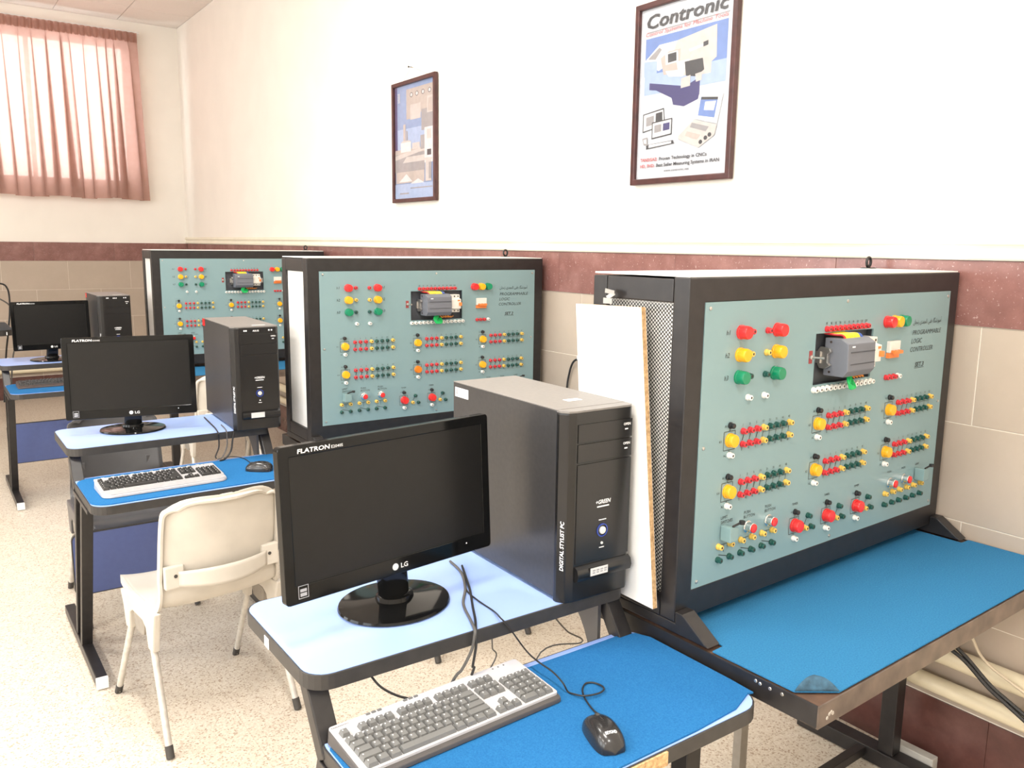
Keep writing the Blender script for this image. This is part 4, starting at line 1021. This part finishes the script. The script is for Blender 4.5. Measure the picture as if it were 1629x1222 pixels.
# ------------------------------------------------------------------ computer towers
TWD, TDP, TH = 0.196, 0.475, 0.432
def make_tower(label, x, y, rz, kind, h=TH, d=TDP):
    root = thing('computer_tower', label, 'computer', (x, y, ZM+0.0005), rz, 'black computer towers')
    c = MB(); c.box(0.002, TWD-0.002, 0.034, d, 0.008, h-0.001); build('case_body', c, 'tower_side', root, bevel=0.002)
    build('top_cover', MB().box(0.0015, TWD-0.0015, 0.034, d, h-0.0008, h+0.0008), 'tower_lit_top', root)
    # bezel with a chamfered left corner
    poly = [(0.0, 0.033), (0.0, 0.022), (0.012, 0.004), (0.030, 0.0), (TWD-0.012, 0.0), (TWD, 0.010), (TWD, 0.033)]
    b = MB(); b.prism(poly, 0.0, h-0.004, 'z')
    fb = build('front_bezel', b, 'tower_front', root, bevel=0.003)
    cp = MB(); cp.prism([(0.001, 0.033), (0.001, 0.021), (0.013, 0.005), (0.03, 0.001), (TWD-0.012, 0.001), (TWD-0.001, 0.0105), (TWD-0.001, 0.033)], h-0.0038, h+0.0004, 'z'); build('bezel_top', cp, 'tower_lit_top', root)  # thin cap gives the black bezel the same painted light on top
    # drive bay covers
    for k in range(2):
        z1 = h-0.030-0.044*k
        build('bay_cover', MB().box(0.034, TWD-0.008, -0.0022, -0.0004, z1-0.041, z1), 'tower_front', root, bevel=0.001)
        t = MB(); text(t, 'OPEN', TWD-0.034, z1-0.014, 0.0055, None, -0.0028, bold=1); t.box(TWD-0.030, TWD-0.021, -0.0028, -0.0025, z1-0.024, z1-0.021)
        if not (kind == 'asus' and k == 1): build('bay_print', t, 'print_white', root)
    build('front_door', MB().box(0.034, TWD-0.008, -0.0020, -0.0004, 0.088, h-0.119), 'tower_front', root, bevel=0.001)
    lip = MB(); lip.prism([(-0.0004, 0.046), (-0.010, 0.050), (-0.014, 0.062), (-0.010, 0.076), (-0.0004, 0.082)], 0.034, TWD-0.006, 'x'); build('lower_lip', lip, 'tower_front', root, smooth=True)
    zc = 0.155
    br = MB(); br.lathe([(0.0155, -0.0021), (0.0155, -0.004), (0.0125, -0.004)], 20, Matrix.Translation((0.108, 0, zc)), axis='y', cap=False); build('button_ring', br, 'button_blue', root)
    bu = MB(); bu.lathe([(0.0085, -0.0021), (0.0085, -0.006), (0.006, -0.007)], 16, Matrix.Translation((0.108, 0, zc)), axis='y'); build('power_button', bu, 'label_silver', root, smooth=True)
    bu = MB(); bu.lathe([(0.0032, -0.0021), (0.003, -0.004)], 10, Matrix.Translation((0.108, 0, zc-0.030)), axis='y'); build('reset_button', bu, 'label_silver', root)
    t = MB(); text(t, '+GREEN', 0.108, zc+0.062, 0.0088, 0.042, -0.0026, bold=1, slant=0.2, align='c'); t.box(0.092, 0.126, -0.0026, -0.0022, zc+0.054, zc+0.057); build('brand_print', t, 'print_white', root)
    build('button_print', MB().box(0.098, 0.119, -0.0026, -0.0022, zc+0.0235, zc+0.0255), 'print_white', root); build('button_print', MB().box(0.101, 0.115, -0.0026, -0.0022, zc-0.041, zc-0.039), 'print_white', root)
    # vertical lettering on the chamfer
    dx, dy = 0.012, -0.018; l = math.hypot(dx, dy); ex = Vector((dx/l, dy/l, 0)); nn = Vector((dy/l, -dx/l, 0))
    Mv = Matrix(((0, ex.x, 0, 0), (0, ex.y, 0, 0), (1, 0, 0, 0), (0, 0, 0, 1)))
    t = MB(); text(t, 'DIGITAL STYLIST PC', 0.0, 0.0, 0.0085, 0.112, 0.0, 'xy', bold=1, slant=0.2)
    base = Vector((0.0065, 0.0135, 0.075))+ex*0.005+Vector((-0.0008, -0.0008, 0))
    # text runs upwards, letters' tops to the left
    t.v = [tuple(base+Vector((0, 0, 1))*p[0]-ex*p[1]) for p in t.v]
    build('side_lettering', t, 'print_white', root)
    if kind == 'green':
        st = build('front_sticker', MB().box(0.068, 0.118, -0.0150, -0.0144, 0.058, 0.076), 'label_silver', root)
        t = MB()
        for k in range(4):
            t.box(0.074+0.011*k, 0.081+0.011*k, -0.0153, -0.0151, 0.063, 0.066); t.box(0.074+0.011*k, 0.082+0.011*k, -0.0153, -0.0151, 0.068, 0.0715)
        build('sticker_print', t, 'print_grey', st)
        st = build('side_sticker', MB().box(0.0010, 0.0014, d-0.075, d-0.010, h-0.036, h-0.012), 'print_white', root)
        t = MB()
        t.box(0.0006, 0.0009, d-0.024, d-0.014, h-0.030, h-0.016)
        for k in range(3): t.box(0.0006, 0.0009, d-0.066, d-0.030, h-0.019-0.006*k, h-0.017-0.006*k)
        build('sticker_print', t, 'print_grey', st)
        build('top_sticker', MB().box(0.085, 0.125, 0.10, 0.122, h+0.0009, h+0.0013), 'print_white', root)
    else:
        t = MB(); text(t, 'ASUS', 0.100, h-0.020, 0.0065, 0.026, -0.0026, bold=1, align='c')
        for xx in (0.050, 0.058, 0.152, 0.163): t.box(xx, xx+0.006, -0.0026, -0.0022, h-0.019, h-0.013)
        build('top_print', t, 'print_white', root)
        st = build('front_sticker', MB().box(0.066, 0.122, -0.0150, -0.0144, 0.054, 0.076), 'label_silver', root)
        build('warranty_seal', MB().box(0.0008, 0.0014, d-0.045, d-0.001, h-0.034, h-0.002), 'red', root)
        build('top_sticker', MB().box(0.10, 0.155, 0.045, 0.060, h+0.0009, h+0.0013), 'print_white', root)
    f = MB()
    return root
make_tower('black computer tower with white sticker, beside the leaning white chipboard', 1.098, 1.338, -0.023, 'green')
make_tower('black computer tower with red seal on the desk behind the cream chair', 1.034, 3.422, -0.047, 'asus', h=0.435, d=0.50)
make_tower('black computer tower on the desk nearest to the window wall', 0.940, 5.86, 0.015, 'asus', h=0.430, d=0.42)

# ------------------------------------------------------------------ keyboards
def keyboard_layout():
    u = 0.0183; keys = []
    x = 0.0
    keys.append((0, 5, 1))
    for a in (2, 3, 4, 5): keys.append((a, 5, 1))
    for a in (6.5, 7.5, 8.5, 9.5): keys.append((a, 5, 1))
    for a in (11, 12, 13, 14): keys.append((a, 5, 1))
    rows = {4: [1]*13+[2], 3: [1.5]+[1]*12+[1.5], 2: [1.75]+[1]*11+[2.25], 1: [2.25]+[1]*10+[2.75], 0: [1.25, 1.25, 1.25, 6.25, 1.25, 1.25, 1.25, 1.25]}
    for r, ws in rows.items():
        x = 0
        for w in ws: keys.append((x, r, w)); x += w
    for a in (15.35, 16.35, 17.35):
        keys.append((a, 5, 1)); keys.append((a, 4, 1)); keys.append((a, 3, 1)); keys.append((a, 0, 1))
    keys.append((16.35, 1, 1))
    for r in (4, 3, 2, 1):
        for a in (18.7, 19.7, 20.7): keys.append((a, r, 1))
    keys.append((18.7, 0, 2)); keys.append((20.7, 0, 1))
    for r in (4, 3, 2, 1): keys.append((21.7, r, 1)) if r in (4, ) else None
    keys.append((21.7, 3, 1)); keys.append((21.7, 2, 1)); keys.append((21.7, 1, 1)); keys.append((21.7, 0, 1))
    return u, keys
KEYMESH = {}
def make_keyboard(label, cx, cy, rz, style):
    """origin at the centre of the keyboard on the mat"""
    zb = ZK+0.0040
    root = thing('keyboard', label, 'keyboard', (cx, cy, zb), rz, 'keyboards on the keyboard shelves')
    u, keys = keyboard_layout()
    L = 22.7*u
    keym = {'grey': 'key_grey', 'silver': 'key_dark', 'dark': 'key_dark'}[style]
    plate = {'grey': 'kb_silver_light', 'silver': 'kb_silver', 'dark': 'kb_brown'}[style]
    basem = {'grey': 'kb_grey', 'silver': 'kb_silver', 'dark': 'kb_brown'}[style]
    hw = L/2+0.012
    rest = {'grey': 0.016, 'silver': 0.055, 'dark': 0.022}[style]
    y0 = -0.062-rest; y1 = 0.078
    slope = 0.085
    def zt(y): return 0.015+slope*(y+0.062)
    r = 0.012 if style != 'silver' else 0.035
    poly = rrect(-hw, hw, y0, y1, r, 5)
    n = len(poly)
    b = MB()
    v = [(p[0], p[1], 0.001) for p in poly]+[(p[0]*0.992, p[1]*0.985, max(0.009, zt(p[1])) if p[1] > -0.066 else 0.010) for p in poly]
    b.add(v, [tuple(range(n))[::-1], tuple(range(n, 2*n))]+[(i, (i+1) % n, n+(i+1) % n, n+i) for i in range(n)])
    build('keyboard_case', b, basem, root, bevel=0.002)
    # sloping top plate
    pl_ = rrect(-hw+0.004, hw-0.004, -0.066 if style != 'silver' else -0.070, y1-0.003, 0.006, 3); n = len(pl_)
    v = [(p[0], p[1], zt(p[1])-0.004) for p in pl_]+[(p[0], p[1], zt(p[1])+0.0022) for p in pl_]
    build('top_plate', MB().add(v, [tuple(range(n))[::-1], tuple(range(n, 2*n))]+[(i, (i+1) % n, n+(i+1) % n, n+i) for i in range(n)]), plate, root, bevel=0.001)
    if style == 'silver':
        pr = rrect(-hw+0.010, hw-0.010, y0+0.006, -0.072, 0.02, 4); n = len(pr)
        v = [(p[0], p[1], 0.009) for p in pr]+[(p[0]*0.995, p[1], 0.013+0.05*(p[1]-y0)) for p in pr]
        build('palm_rest', MB().add(v, [tuple(range(n))[::-1], tuple(range(n, 2*n))]+[(i, (i+1) % n, n+(i+1) % n, n+i) for i in range(n)]), 'kb_silver', root, bevel=0.002)
    # keys
    ang = math.atan(slope)
    for (kx, kr, kw) in keys:
        key = (round(kw, 2), keym)
        if key not in KEYMESH:
            w2 = kw*u/2-0.0008; d2 = u/2-0.0008; i2 = 0.0026
            v = [(-w2, -d2, 0), (w2, -d2, 0), (w2, d2, 0), (-w2, d2, 0), (-w2+i2, -d2+i2*0.9, 0.0072), (w2-i2, -d2+i2*0.9, 0.0072), (w2-i2, d2-i2*0.6, 0.0078), (-w2+i2, d2-i2*0.6, 0.0078)]
            mb = MB().add(v, [(0, 1, 5, 4), (1, 2, 6, 5), (2, 3, 7, 6), (3, 0, 4, 7), (4, 5, 6, 7)])
            if kw < 2.5: mb.add([(-w2+i2*1.7, d2-i2*2.6, 0.00795), (-w2+i2*1.7+0.0022, d2-i2*2.6, 0.00795), (-w2+i2*1.7+0.0022, d2-i2*1.5, 0.0081), (-w2+i2*1.7, d2-i2*1.5, 0.0081)], [(0, 1, 2, 3)], 1)
            KEYMESH[key] = mb.mesh('key', [keym, 'print_white'])
        x = -L/2+(kx+kw/2)*u; y = -0.062+(kr+0.5)*u*0.97+(0.006 if kr == 5 else 0.0)
        put('key', KEYMESH[key], root, (x, y, zt(y)+0.0023), (ang, 0, 0))
    if style == 'grey':
        for xx in (-0.140, -0.128, -0.116, -0.06, -0.048, -0.036): build('media_key', MB().box(xx, xx+0.008, 0.069, 0.0735, zt(0.071)+0.0018, zt(0.071)+0.0042), 'key_grey', root)
        t = MB(); text(t, 'FARASSOO', -hw+0.008, 0.066, 0.0035, 0.034, 0.0, 'xy'); t.v = [(p[0], p[1], zt(p[1])+0.0026) for p in t.v]
        build('brand_print', t, 'kb_grey', root)
    else:
        for k in range(11):
            xx = -0.19+0.034*k; build('media_key', MB().box(xx, xx+0.011, 0.0685, 0.0735, zt(0.071)+0.0018, zt(0.071)+0.0042), 'label_silver' if style == 'silver' else 'key_dark', root)
    for k in range(3): build('status_light', MB().box(0.150+0.014*k, 0.153+0.014*k, 0.066, 0.069, zt(0.067)+0.0015, zt(0.067)+0.003), 'key_grey', root)
    return root
make_keyboard('grey keyboard with silver surround on the nearest desk', 0.760, 1.252, 0.045, 'grey')
make_keyboard('silver keyboard with black keys and palm rest', 0.690, 3.225, 0.02, 'silver')
make_keyboard('dark brown keyboard on the desk nearest to the window wall', 0.675, 5.84, 0.0, 'dark')

# ------------------------------------------------------------------ mice
def make_mouse(label, x, y, rz, big):
    root = thing('computer_mouse', label, 'mouse', (x, y, ZK+0.0040), rz, 'black mice on the felt mats')
    L, Wd, Hh = 0.108, 0.060, 0.036
    def sec(t):
        y_ = -L/2+L*t
        w = Wd/2*(0.80+0.22*math.sin(PI*(0.15+0.7*t)))*(max(0.0, 1-abs(2*t-1)**5))**0.30
        h = Hh*(0.42+0.58*math.sin(PI*min(1, 0.12+0.76*t)**0.85))*(max(0.0, 1-abs(2*t-1)**6))**0.35
        return y_, w, h
    def fn(u, v):
        y_, w, h = sec(v); a = PI*u
        return (-w*math.copysign(abs(math.cos(a))**0.75, math.cos(a)), y_, 0.0008+h*math.sin(a)**0.8)
    mb = MB(); mb.grid(fn, 18, 24)
    n = 19; mb.f.append(tuple(v*n for v in range(25))+tuple(v*n+18 for v in range(24, -1, -1))); mb.mi.append(0)
    build('shell', mb, 'mouse_black', root, smooth=True)
    y_, w, h = sec(0.78)
    g = MB(); g.lathe([(0.009, -0.003), (0.009, 0.003)], 14, Matrix.Translation((0, y_, h-0.006)), axis='x'); build('wheel', g, 'rubber', root, smooth=True)
    g = MB(); g.tube([(0, sec(t)[0], sec(t)[2]+0.0006) for t in (0.56, 0.62, 0.66)], 0.0007, 4); build('button_split', g, 'rubber', root)
    if big:
        t = MB(); text(t, 'BEYOND', 0, 0, 0.006, 0.022, 0, 'xy', bold=1, align='c')
        def hz(px, py):
            tt = (py+L/2)/L; a_, w_, h_ = sec(tt); c = min(1, abs(px)/w_)**(1/0.75); return 0.0016+h_*math.sin(math.acos(c))**0.8
        t.v = [(-p[0]*0+p[0], -0.036+p[1], hz(p[0], -0.036+p[1])) for p in t.v]
        build('brand_print', t, 'print_white', root)
    return root
make_mouse('black mouse beside the grey-keyed keyboard', 0.963, 1.043, -0.32, True)
make_mouse('black mouse beside the silver keyboard with black keys', 1.055, 3.195, 0.9, False)

# ------------------------------------------------------------------ shell chairs
CH = {}
def chair_meshes(pl):
    if pl in CH: return CH[pl]
    prof = [(-0.266, 0.838, 0.150), (-0.267, 0.845, 0.168), (-0.262, 0.825, 0.188), (-0.252, 0.76, 0.196), (-0.240, 0.68, 0.199), (-0.226, 0.60, 0.200), (-0.214, 0.545, 0.201), (-0.198, 0.50, 0.204),
            (-0.168, 0.466, 0.208), (-0.12, 0.448, 0.211), (-0.05, 0.441, 0.213), (0.05, 0.441, 0.213), (0.14, 0.446, 0.212), (0.205, 0.450, 0.206), (0.240, 0.440, 0.194), (0.256, 0.420, 0.178)]
    n = len(prof)-1
    def at(v):
        f = min(v*n, n-1e-6); i = int(f); t = f-i
        a = prof[max(i-1, 0)]; b = prof[i]; c = prof[i+1]; d = prof[min(i+2, n)]
        return [0.5*((2*b[k])+(c[k]-a[k])*t+(2*a[k]-5*b[k]+4*c[k]-d[k])*t*t+(3*b[k]-3*c[k]+d[k]-a[k])*t**3) for k in range(3)]
    def fn(u, v):
        y, z, w = at(v); s = 2*u-1
        back = max(0, min(1, (z-0.45)/0.12)) if y < -0.1 else 0
        topc = max(0, min(1, (z-0.79)/0.055)) if back > 0.5 else 0
        return (w*s, y+back*0.052*s*s, z+(1-back)*0.016*abs(s)**3-topc*0.030*abs(s)**6)
    m = {}
    sh = MB(); sh.grid(fn, 22, 60)
    m['shell'] = sh.mesh('seat_shell', pl, smooth=True, fix=False)
    rim = [fn(1.0, v/60) for v in range(61)][::-1]+[fn(u/14, 0.0) for u in range(13, 0, -1)]+[fn(0.0, v/60) for v in range(61)]+[fn(u/14, 1.0) for u in range(1, 14)]
    fl = MB(); q = len(rim); cols = []
    for p in rim:
        bk = max(0.0, min(1.0, (p[2]-0.47)/0.10)) if p[1] < -0.08 else 0.0
        nrm = Vector((0, -bk, -(1-bk)-0.12*bk)).normalized()*0.022
        sg = max(-1.0, min(1.0, p[0]/0.15)); ou = Vector((sg*(1-bk), 0, 0))+Vector((p[0], 0, max(0.0, p[2]-0.70)*1.15)).normalized()*bk
        if p[1] > 0.2: ou = Vector((p[0], p[1]-0.05, 0)).normalized()
        c = Vector(p)+ou*0.002; d = Vector(p)-ou*0.006
        cols.append((c-nrm*0.15, c+nrm, d+nrm, d-nrm*0.15))
    fl.add([v for c in cols for v in c], [(4*i+k, 4*i+(k+1) % 4, 4*((i+1) % q)+(k+1) % 4, 4*((i+1) % q)+k) for i in range(q) for k in range(4)])
    m['rim'] = fl.mesh('rim', pl, smooth=True)
    for sx in (-1, 1):
        sk = MB(); sk.prism([(-0.185, 0.462), (-0.165, 0.395), (-0.150, 0.318), (-0.105, 0.318), (-0.088, 0.385), (-0.06, 0.402), (0.04, 0.402), (0.070, 0.385), (0.082, 0.318), (0.122, 0.318), (0.140, 0.395), (0.165, 0.440), (0.10, 0.4585), (-0.10, 0.4585)], sx*0.224, sx*0.200, 'x')
        m['skirt', sx] = sk.mesh('leg_socket', pl, bevel=0.006)
        ins = MB(); ins.prism([(-0.065, 0.388), (-0.055, 0.345), (-0.020, 0.335), (0.03, 0.345), (0.045, 0.388), (0.03, 0.400), (-0.05, 0.400)], sx*0.219, sx*0.204, 'x'); m['ins', sx] = ins.mesh('socket_insert', 'leg_shadow_steel', bevel=0.003)
        br = MB(); br.box(sx*0.163-0.030, sx*0.163+0.030, -0.2185, -0.196, 0.548, 0.622); m['brk', sx] = br.mesh('back_bracket', pl, bevel=0.004)
        sc = MB(); sc.lathe([(0.006, -0.2190), (0.006, -0.2205)], 10, Matrix.Translation((sx*0.160, 0, 0.590)), axis='y'); m['scr', sx] = sc.mesh('screw', 'rubber')
        for e, (ty, by) in {'r': (-0.128, -0.262), 'f': (0.102, 0.262)}.items():
            lg = MB(); lg.tube([(sx*0.212, ty+0.004, 0.345), (sx*0.212, ty, 0.315), (sx*0.224, by, 0.012)], 0.0115, 10); m['leg', sx, e] = lg.mesh('leg', 'leg_steel', smooth=True)
            d = Vector((sx*0.012, by-ty, -0.303)).normalized(); q = Vector((sx*0.224, by, 0.012))
            tp = MB(); tp.tube([q-d*0.030, q+d*0.010], 0.0132, 10); tp.v = [(p[0], p[1], max(p[2], 0.0012)) for p in tp.v]; m['tip', sx, e] = tp.mesh('leg_tip', 'rubber', smooth=True)
    bd = MB()
    def bf(u, v):
        s = 2*u-1
        return (0.150*s, -0.262+0.046*s*s, 0.552+0.050*v-0.012*(1-s*s)*(1-v)+0.004*(1-s*s)*v)
    bd.grid(bf, 20, 5); m['band'] = bd.mesh('back_band', pl, smooth=True, fix=False)
    CH[pl] = m
    return m
def make_chair(label, x, y, rz, pl):
    m = chair_meshes(pl)
    root = thing('shell_chair', label, 'chair', (x, y, 0), rz, 'plastic shell chairs')
    o = put('seat_shell', m['shell'], root); md = o.modifiers.new('thick', 'SOLIDIFY'); md.thickness = 0.006; md.offset = 0
    put('rim', m['rim'], o)
    b = put('back_band', m['band'], root); md = b.modifiers.new('thick', 'SOLIDIFY'); md.thickness = 0.005; md.offset = 0
    for sx in (-1, 1):
        s_ = put('leg_socket', m['skirt', sx], root); put('socket_insert', m['ins', sx], s_)
        k = put('back_bracket', m['brk', sx], root); put('screw', m['scr', sx], k)
        for e in 'rf':
            l = put('leg', m['leg', sx, e], root); put('leg_tip', m['tip', sx, e], l)
    return root
make_chair('cream plastic shell chair drawn up to a blue computer desk', 0.738, 2.915, 0.107, 'cream_plastic')
make_chair('dark grey plastic shell chair pushed under the desk from behind', 0.712, 4.035, PI, 'grey_plastic')
make_chair('cream plastic shell chair at the farthest trainer bench', 1.545, 5.42, 0.0, 'cream_plastic')
make_chair('cream plastic shell chair at the bench lettered SET.2', 1.80, 2.95, 0.0, 'cream_plastic')

# ------------------------------------------------------------------ desk by the window wall that only its corner shows of
t = thing('corner_desk', 'dark topped desk whose corner shows beside the window wall computer', 'desk', (0.0, 7.62, 0))
build('desk_top', MB().prism(rrect(-0.75, 0.605, 0, 0.78, (0.02, 0.10, 0.02, 0.02)), 0.905, 0.940), 'table_dark', t)
build('edge_strip', MB().ring(rrect(-0.754, 0.609, -0.004, 0.784, (0.02, 0.104, 0.02, 0.02)), rrect(-0.7505, 0.6055, -0.0005, 0.7805, (0.02, 0.1005, 0.02, 0.02)), 0.895, 0.9395), 'edge_band', t)
for xx in (-0.70, 0.20):
    for yy in (0.05, 0.70): build('leg', MB().box(xx, xx+0.04, yy, yy+0.04, 0.001, 0.904), 'black_paint', t)
build('tag', MB().box(0.555, 0.562, -0.0055, -0.0042, 0.903, 0.927), 'print_white', t)
mn = make_monitor('black monitor seen from behind on the dark topped corner desk', 0.300, 7.98, 0.300, 8.00, 1.175, PI, 0.03, 0.46, 0.31, zs=0.9405)
build('video_plug', MB().box(-0.19, -0.14, 0.075, 0.115, 0.272, 0.296), 'vga_purple', mn, bevel=0.004)
build('plug_lead', MB().tube([(-0.165, 0.105, 0.284), (-0.165, 0.056, 0.284)], 0.008, 8), 'cable_black', mn)

# ------------------------------------------------------------------ cables
def px(u, v, ax, val):
    """point on the view ray of photo pixel (u, v) where coordinate ax equals val"""
    d = fw+r2*((u-814.5)/FPX)-u2*((v-611.0)/FPX); o = Vector((0, 0, CAMZ)); k = (val-o[ax])/d[ax]; return o+d*k
zk = ZK+0.0066; zm = ZM+0.0032
cable('mouse_cable', [px(957, 1138, 2, ZK+0.012)]+[px(u, v, 2, zk+dz) for u, v, dz in ((945, 1131, 0), (931, 1112, 0), (926.5, 1098, 0), (931, 1088, 0), (942, 1086, 0), (955, 1090, 0.001), (961, 1096, 0.002), (955, 1102, 0.003), (941, 1106, 0.004), (926, 1107, 0.0045), (912, 1104, 0.001), (903, 1100, 0))]
      + [px(895, 1086, 2, ZK+0.024), px(878, 1068, 2, ZK+0.030), px(855, 1052, 2, ZK+0.034), px(836, 1034, 1, 1.338), px(808, 996, 1, 1.339), px(796, 983, 1, 1.341)]+[px(u, v, 2, zm) for u, v in ((785, 972), (760, 955), (742, 938), (738, 915), (722, 898))],
      0.0018, 'cable_black', 'thin black mouse cable looping over the blue mat')
cable('monitor_cable', [px(u, v, 2, zm+0.0012) for u, v in ((716, 893), (733, 910), (740, 935), (737, 960), (748, 985), (755, 1001))]+[px(755, 1012, 1, 1.336), px(750, 1035, 1, 1.336), px(735, 1065, 1, 1.342), px(718, 1088, 1, 1.345), (0.74, 1.352, 0.63), (0.78, 1.40, 0.40), (0.90, 1.55, 0.12), (1.10, 1.80, 0.006)],
      0.0032, 'cable_grey', 'grey monitor cable hanging over the shelf edge of the nearest desk')
cable('power_cable', [px(u, v, 2, zm+0.0012) for u, v in ((735, 900), (741, 918), (748, 940), (752, 965), (756, 985), (757, 999))]+[px(757.5, 1010, 1, 1.335), px(757, 1030, 1, 1.331), px(752, 1060, 1, 1.330), px(750, 1075, 1, 1.33), (0.79, 1.35, 0.60), (0.86, 1.42, 0.32), (1.00, 1.60, 0.08), (1.15, 1.85, 0.006)],
      0.0028, 'cable_black', 'black power cable hanging beside the grey monitor cable')
cable('keyboard_cable', [px(u, v, 1, yy) for u, v, yy in ((580, 1058, 1.40), (590, 1075, 1.372), (606, 1093, 1.352), (630, 1106, 1.342), (652, 1112, 1.336))]+[(0.72, 1.330, 0.775)],
      0.0026, 'cable_black', 'black keyboard cable sagging below the nearest monitor shelf')
cable('hanging_cable', [px(u, v, 1, 1.62) for u, v in ((782, 1000), (783, 1030), (782, 1060))]+[(0.93, 1.64, 0.40), (0.98, 1.75, 0.10), (1.05, 1.9, 0.006)], 0.0018, 'cable_grey', 'thin grey cable hanging straight down behind the nearest desk')
cable('floor_cable', [px(876, 968, 1, 1.46), px(885, 985, 1, 1.50), px(903, 1005, 1, 1.56), px(925, 1022, 1, 1.62), (1.28, 1.66, 0.55), (1.30, 1.70, 0.2), (1.30, 1.8, 0.006)], 0.0022, 'cable_grey', 'thin dark cable sagging below the nearest computer tower')
yb = DESKS[1][1]+0.43
cable('monitor_cable', [px(u, v, 2, zm) for u, v in ((325, 664), (336, 675), (342, 681), (347, 688.5))]+[px(348, 697, 1, yb-0.020), px(348, 712, 1, yb-0.020), px(343, 726, 1, yb-0.030), (0.955, yb-0.035, 0.765)], 0.0030, 'cable_black', 'black cable hanging over the shelf edge behind the silver keyboard')
cable('monitor_cable', [px(u, v, 2, zm) for u, v in ((352, 676), (357, 681), (360, 686))]+[px(361, 695, 1, yb-0.020), px(361, 710, 1, yb-0.022), px(354, 727, 1, yb-0.030), px(346, 731, 1, yb-0.035)], 0.0028, 'cable_grey', 'grey cable hanging over the shelf edge behind the silver keyboard')
cable('power_cable', [px(372, 688, 1, yb-0.021), px(370, 700, 1, yb-0.021), px(367, 718, 1, yb-0.024), px(358, 730, 1, yb-0.035), px(350, 733, 1, yb-0.045)], 0.0036, 'cable_black', 'thick black cable below the tower with the red seal')
cable('mouse_cable', [px(402, 739, 2, ZK+0.015), px(394, 733, 2, zk), px(384, 728, 2, zk), px(368, 726.5, 2, zk), px(356, 729, 2, zk)], 0.0018, 'cable_black', 'thin black mouse cable behind the silver keyboard')
cable('wall_cable', [px(923, 570, 0, XW-0.030), px(914, 574, 0, XW-0.030), px(909, 582, 0, XW-0.025), px(905, 597, 0, XW-0.02), px(902, 615, 0, XW-0.02), px(898, 660, 0, XW-0.02), px(890, 760, 0, XW-0.02)], 0.0052, 'cable_black', 'black cable with plug on the tiled wall behind the leaning chipboard')
pg = build('wall_plug', MB().prism([(-0.028, -0.014), (0.028, -0.010), (0.030, 0.012), (-0.020, 0.016)], XW-0.048, XW-0.008, 'x'), 'label_silver', bevel=0.004)
pg.location = (0, px(928, 570, 0, XW-0.03).y, px(928, 570, 0, XW-0.03).z); tag(pg, 'grey power plug on the tiled wall beside the leaning chipboard', 'plug')
cable('black_cable', [px(1508, 1030, 0, XW-0.16), px(1535, 1052, 0, XW-0.15), px(1570, 1092, 0, XW-0.135), px(1600, 1120, 0, XW-0.12), px(1660, 1175, 0, XW-0.10)], 0.0058, 'cable_black', 'thick black cable slanting down across the heating pipes')
cable('black_cable', [px(1519, 1027, 0, XW-0.15), px(1541, 1050, 0, XW-0.14), px(1575, 1090, 0, XW-0.125), px(1604, 1116, 0, XW-0.11), px(1665, 1168, 0, XW-0.09)], 0.0058, 'cable_black', 'second thick black cable slanting down across the heating pipes')
cable('beige_cable', [px(1541, 1008, 0, XW-0.09), px(1548, 1018, 0, XW-0.09), px(1558, 1040, 0, XW-0.09), px(1575, 1060, 0, XW-0.09), px(1600, 1080, 0, XW-0.088), px(1660, 1125, 0, XW-0.085)], 0.0045, 'cable_beige', 'beige cable running down above the heating pipes')
yc = 8.46
cable('hanging_cable', [px(-14, 450, 1, yc), px(4, 452, 1, yc), px(11, 458, 1, yc), px(14.5, 470, 1, yc), px(15.5, 495, 1, yc), px(13, 530, 1, yc), px(10, 560, 1, yc), px(8, 600, 1, yc), px(7, 640, 1, yc)], 0.008, 'cable_black', 'black cable arching down behind the corner desk')
cable('hanging_cable', [(0.470, 7.862, 1.222), px(12, 483, 1, 7.90), px(18, 497, 1, 8.0), px(22, 510, 1, yc), px(24, 545, 1, yc), px(20, 575, 1, yc), px(18, 620, 1, yc)], 0.006, 'cable_grey', 'grey cable from the purple video plug')
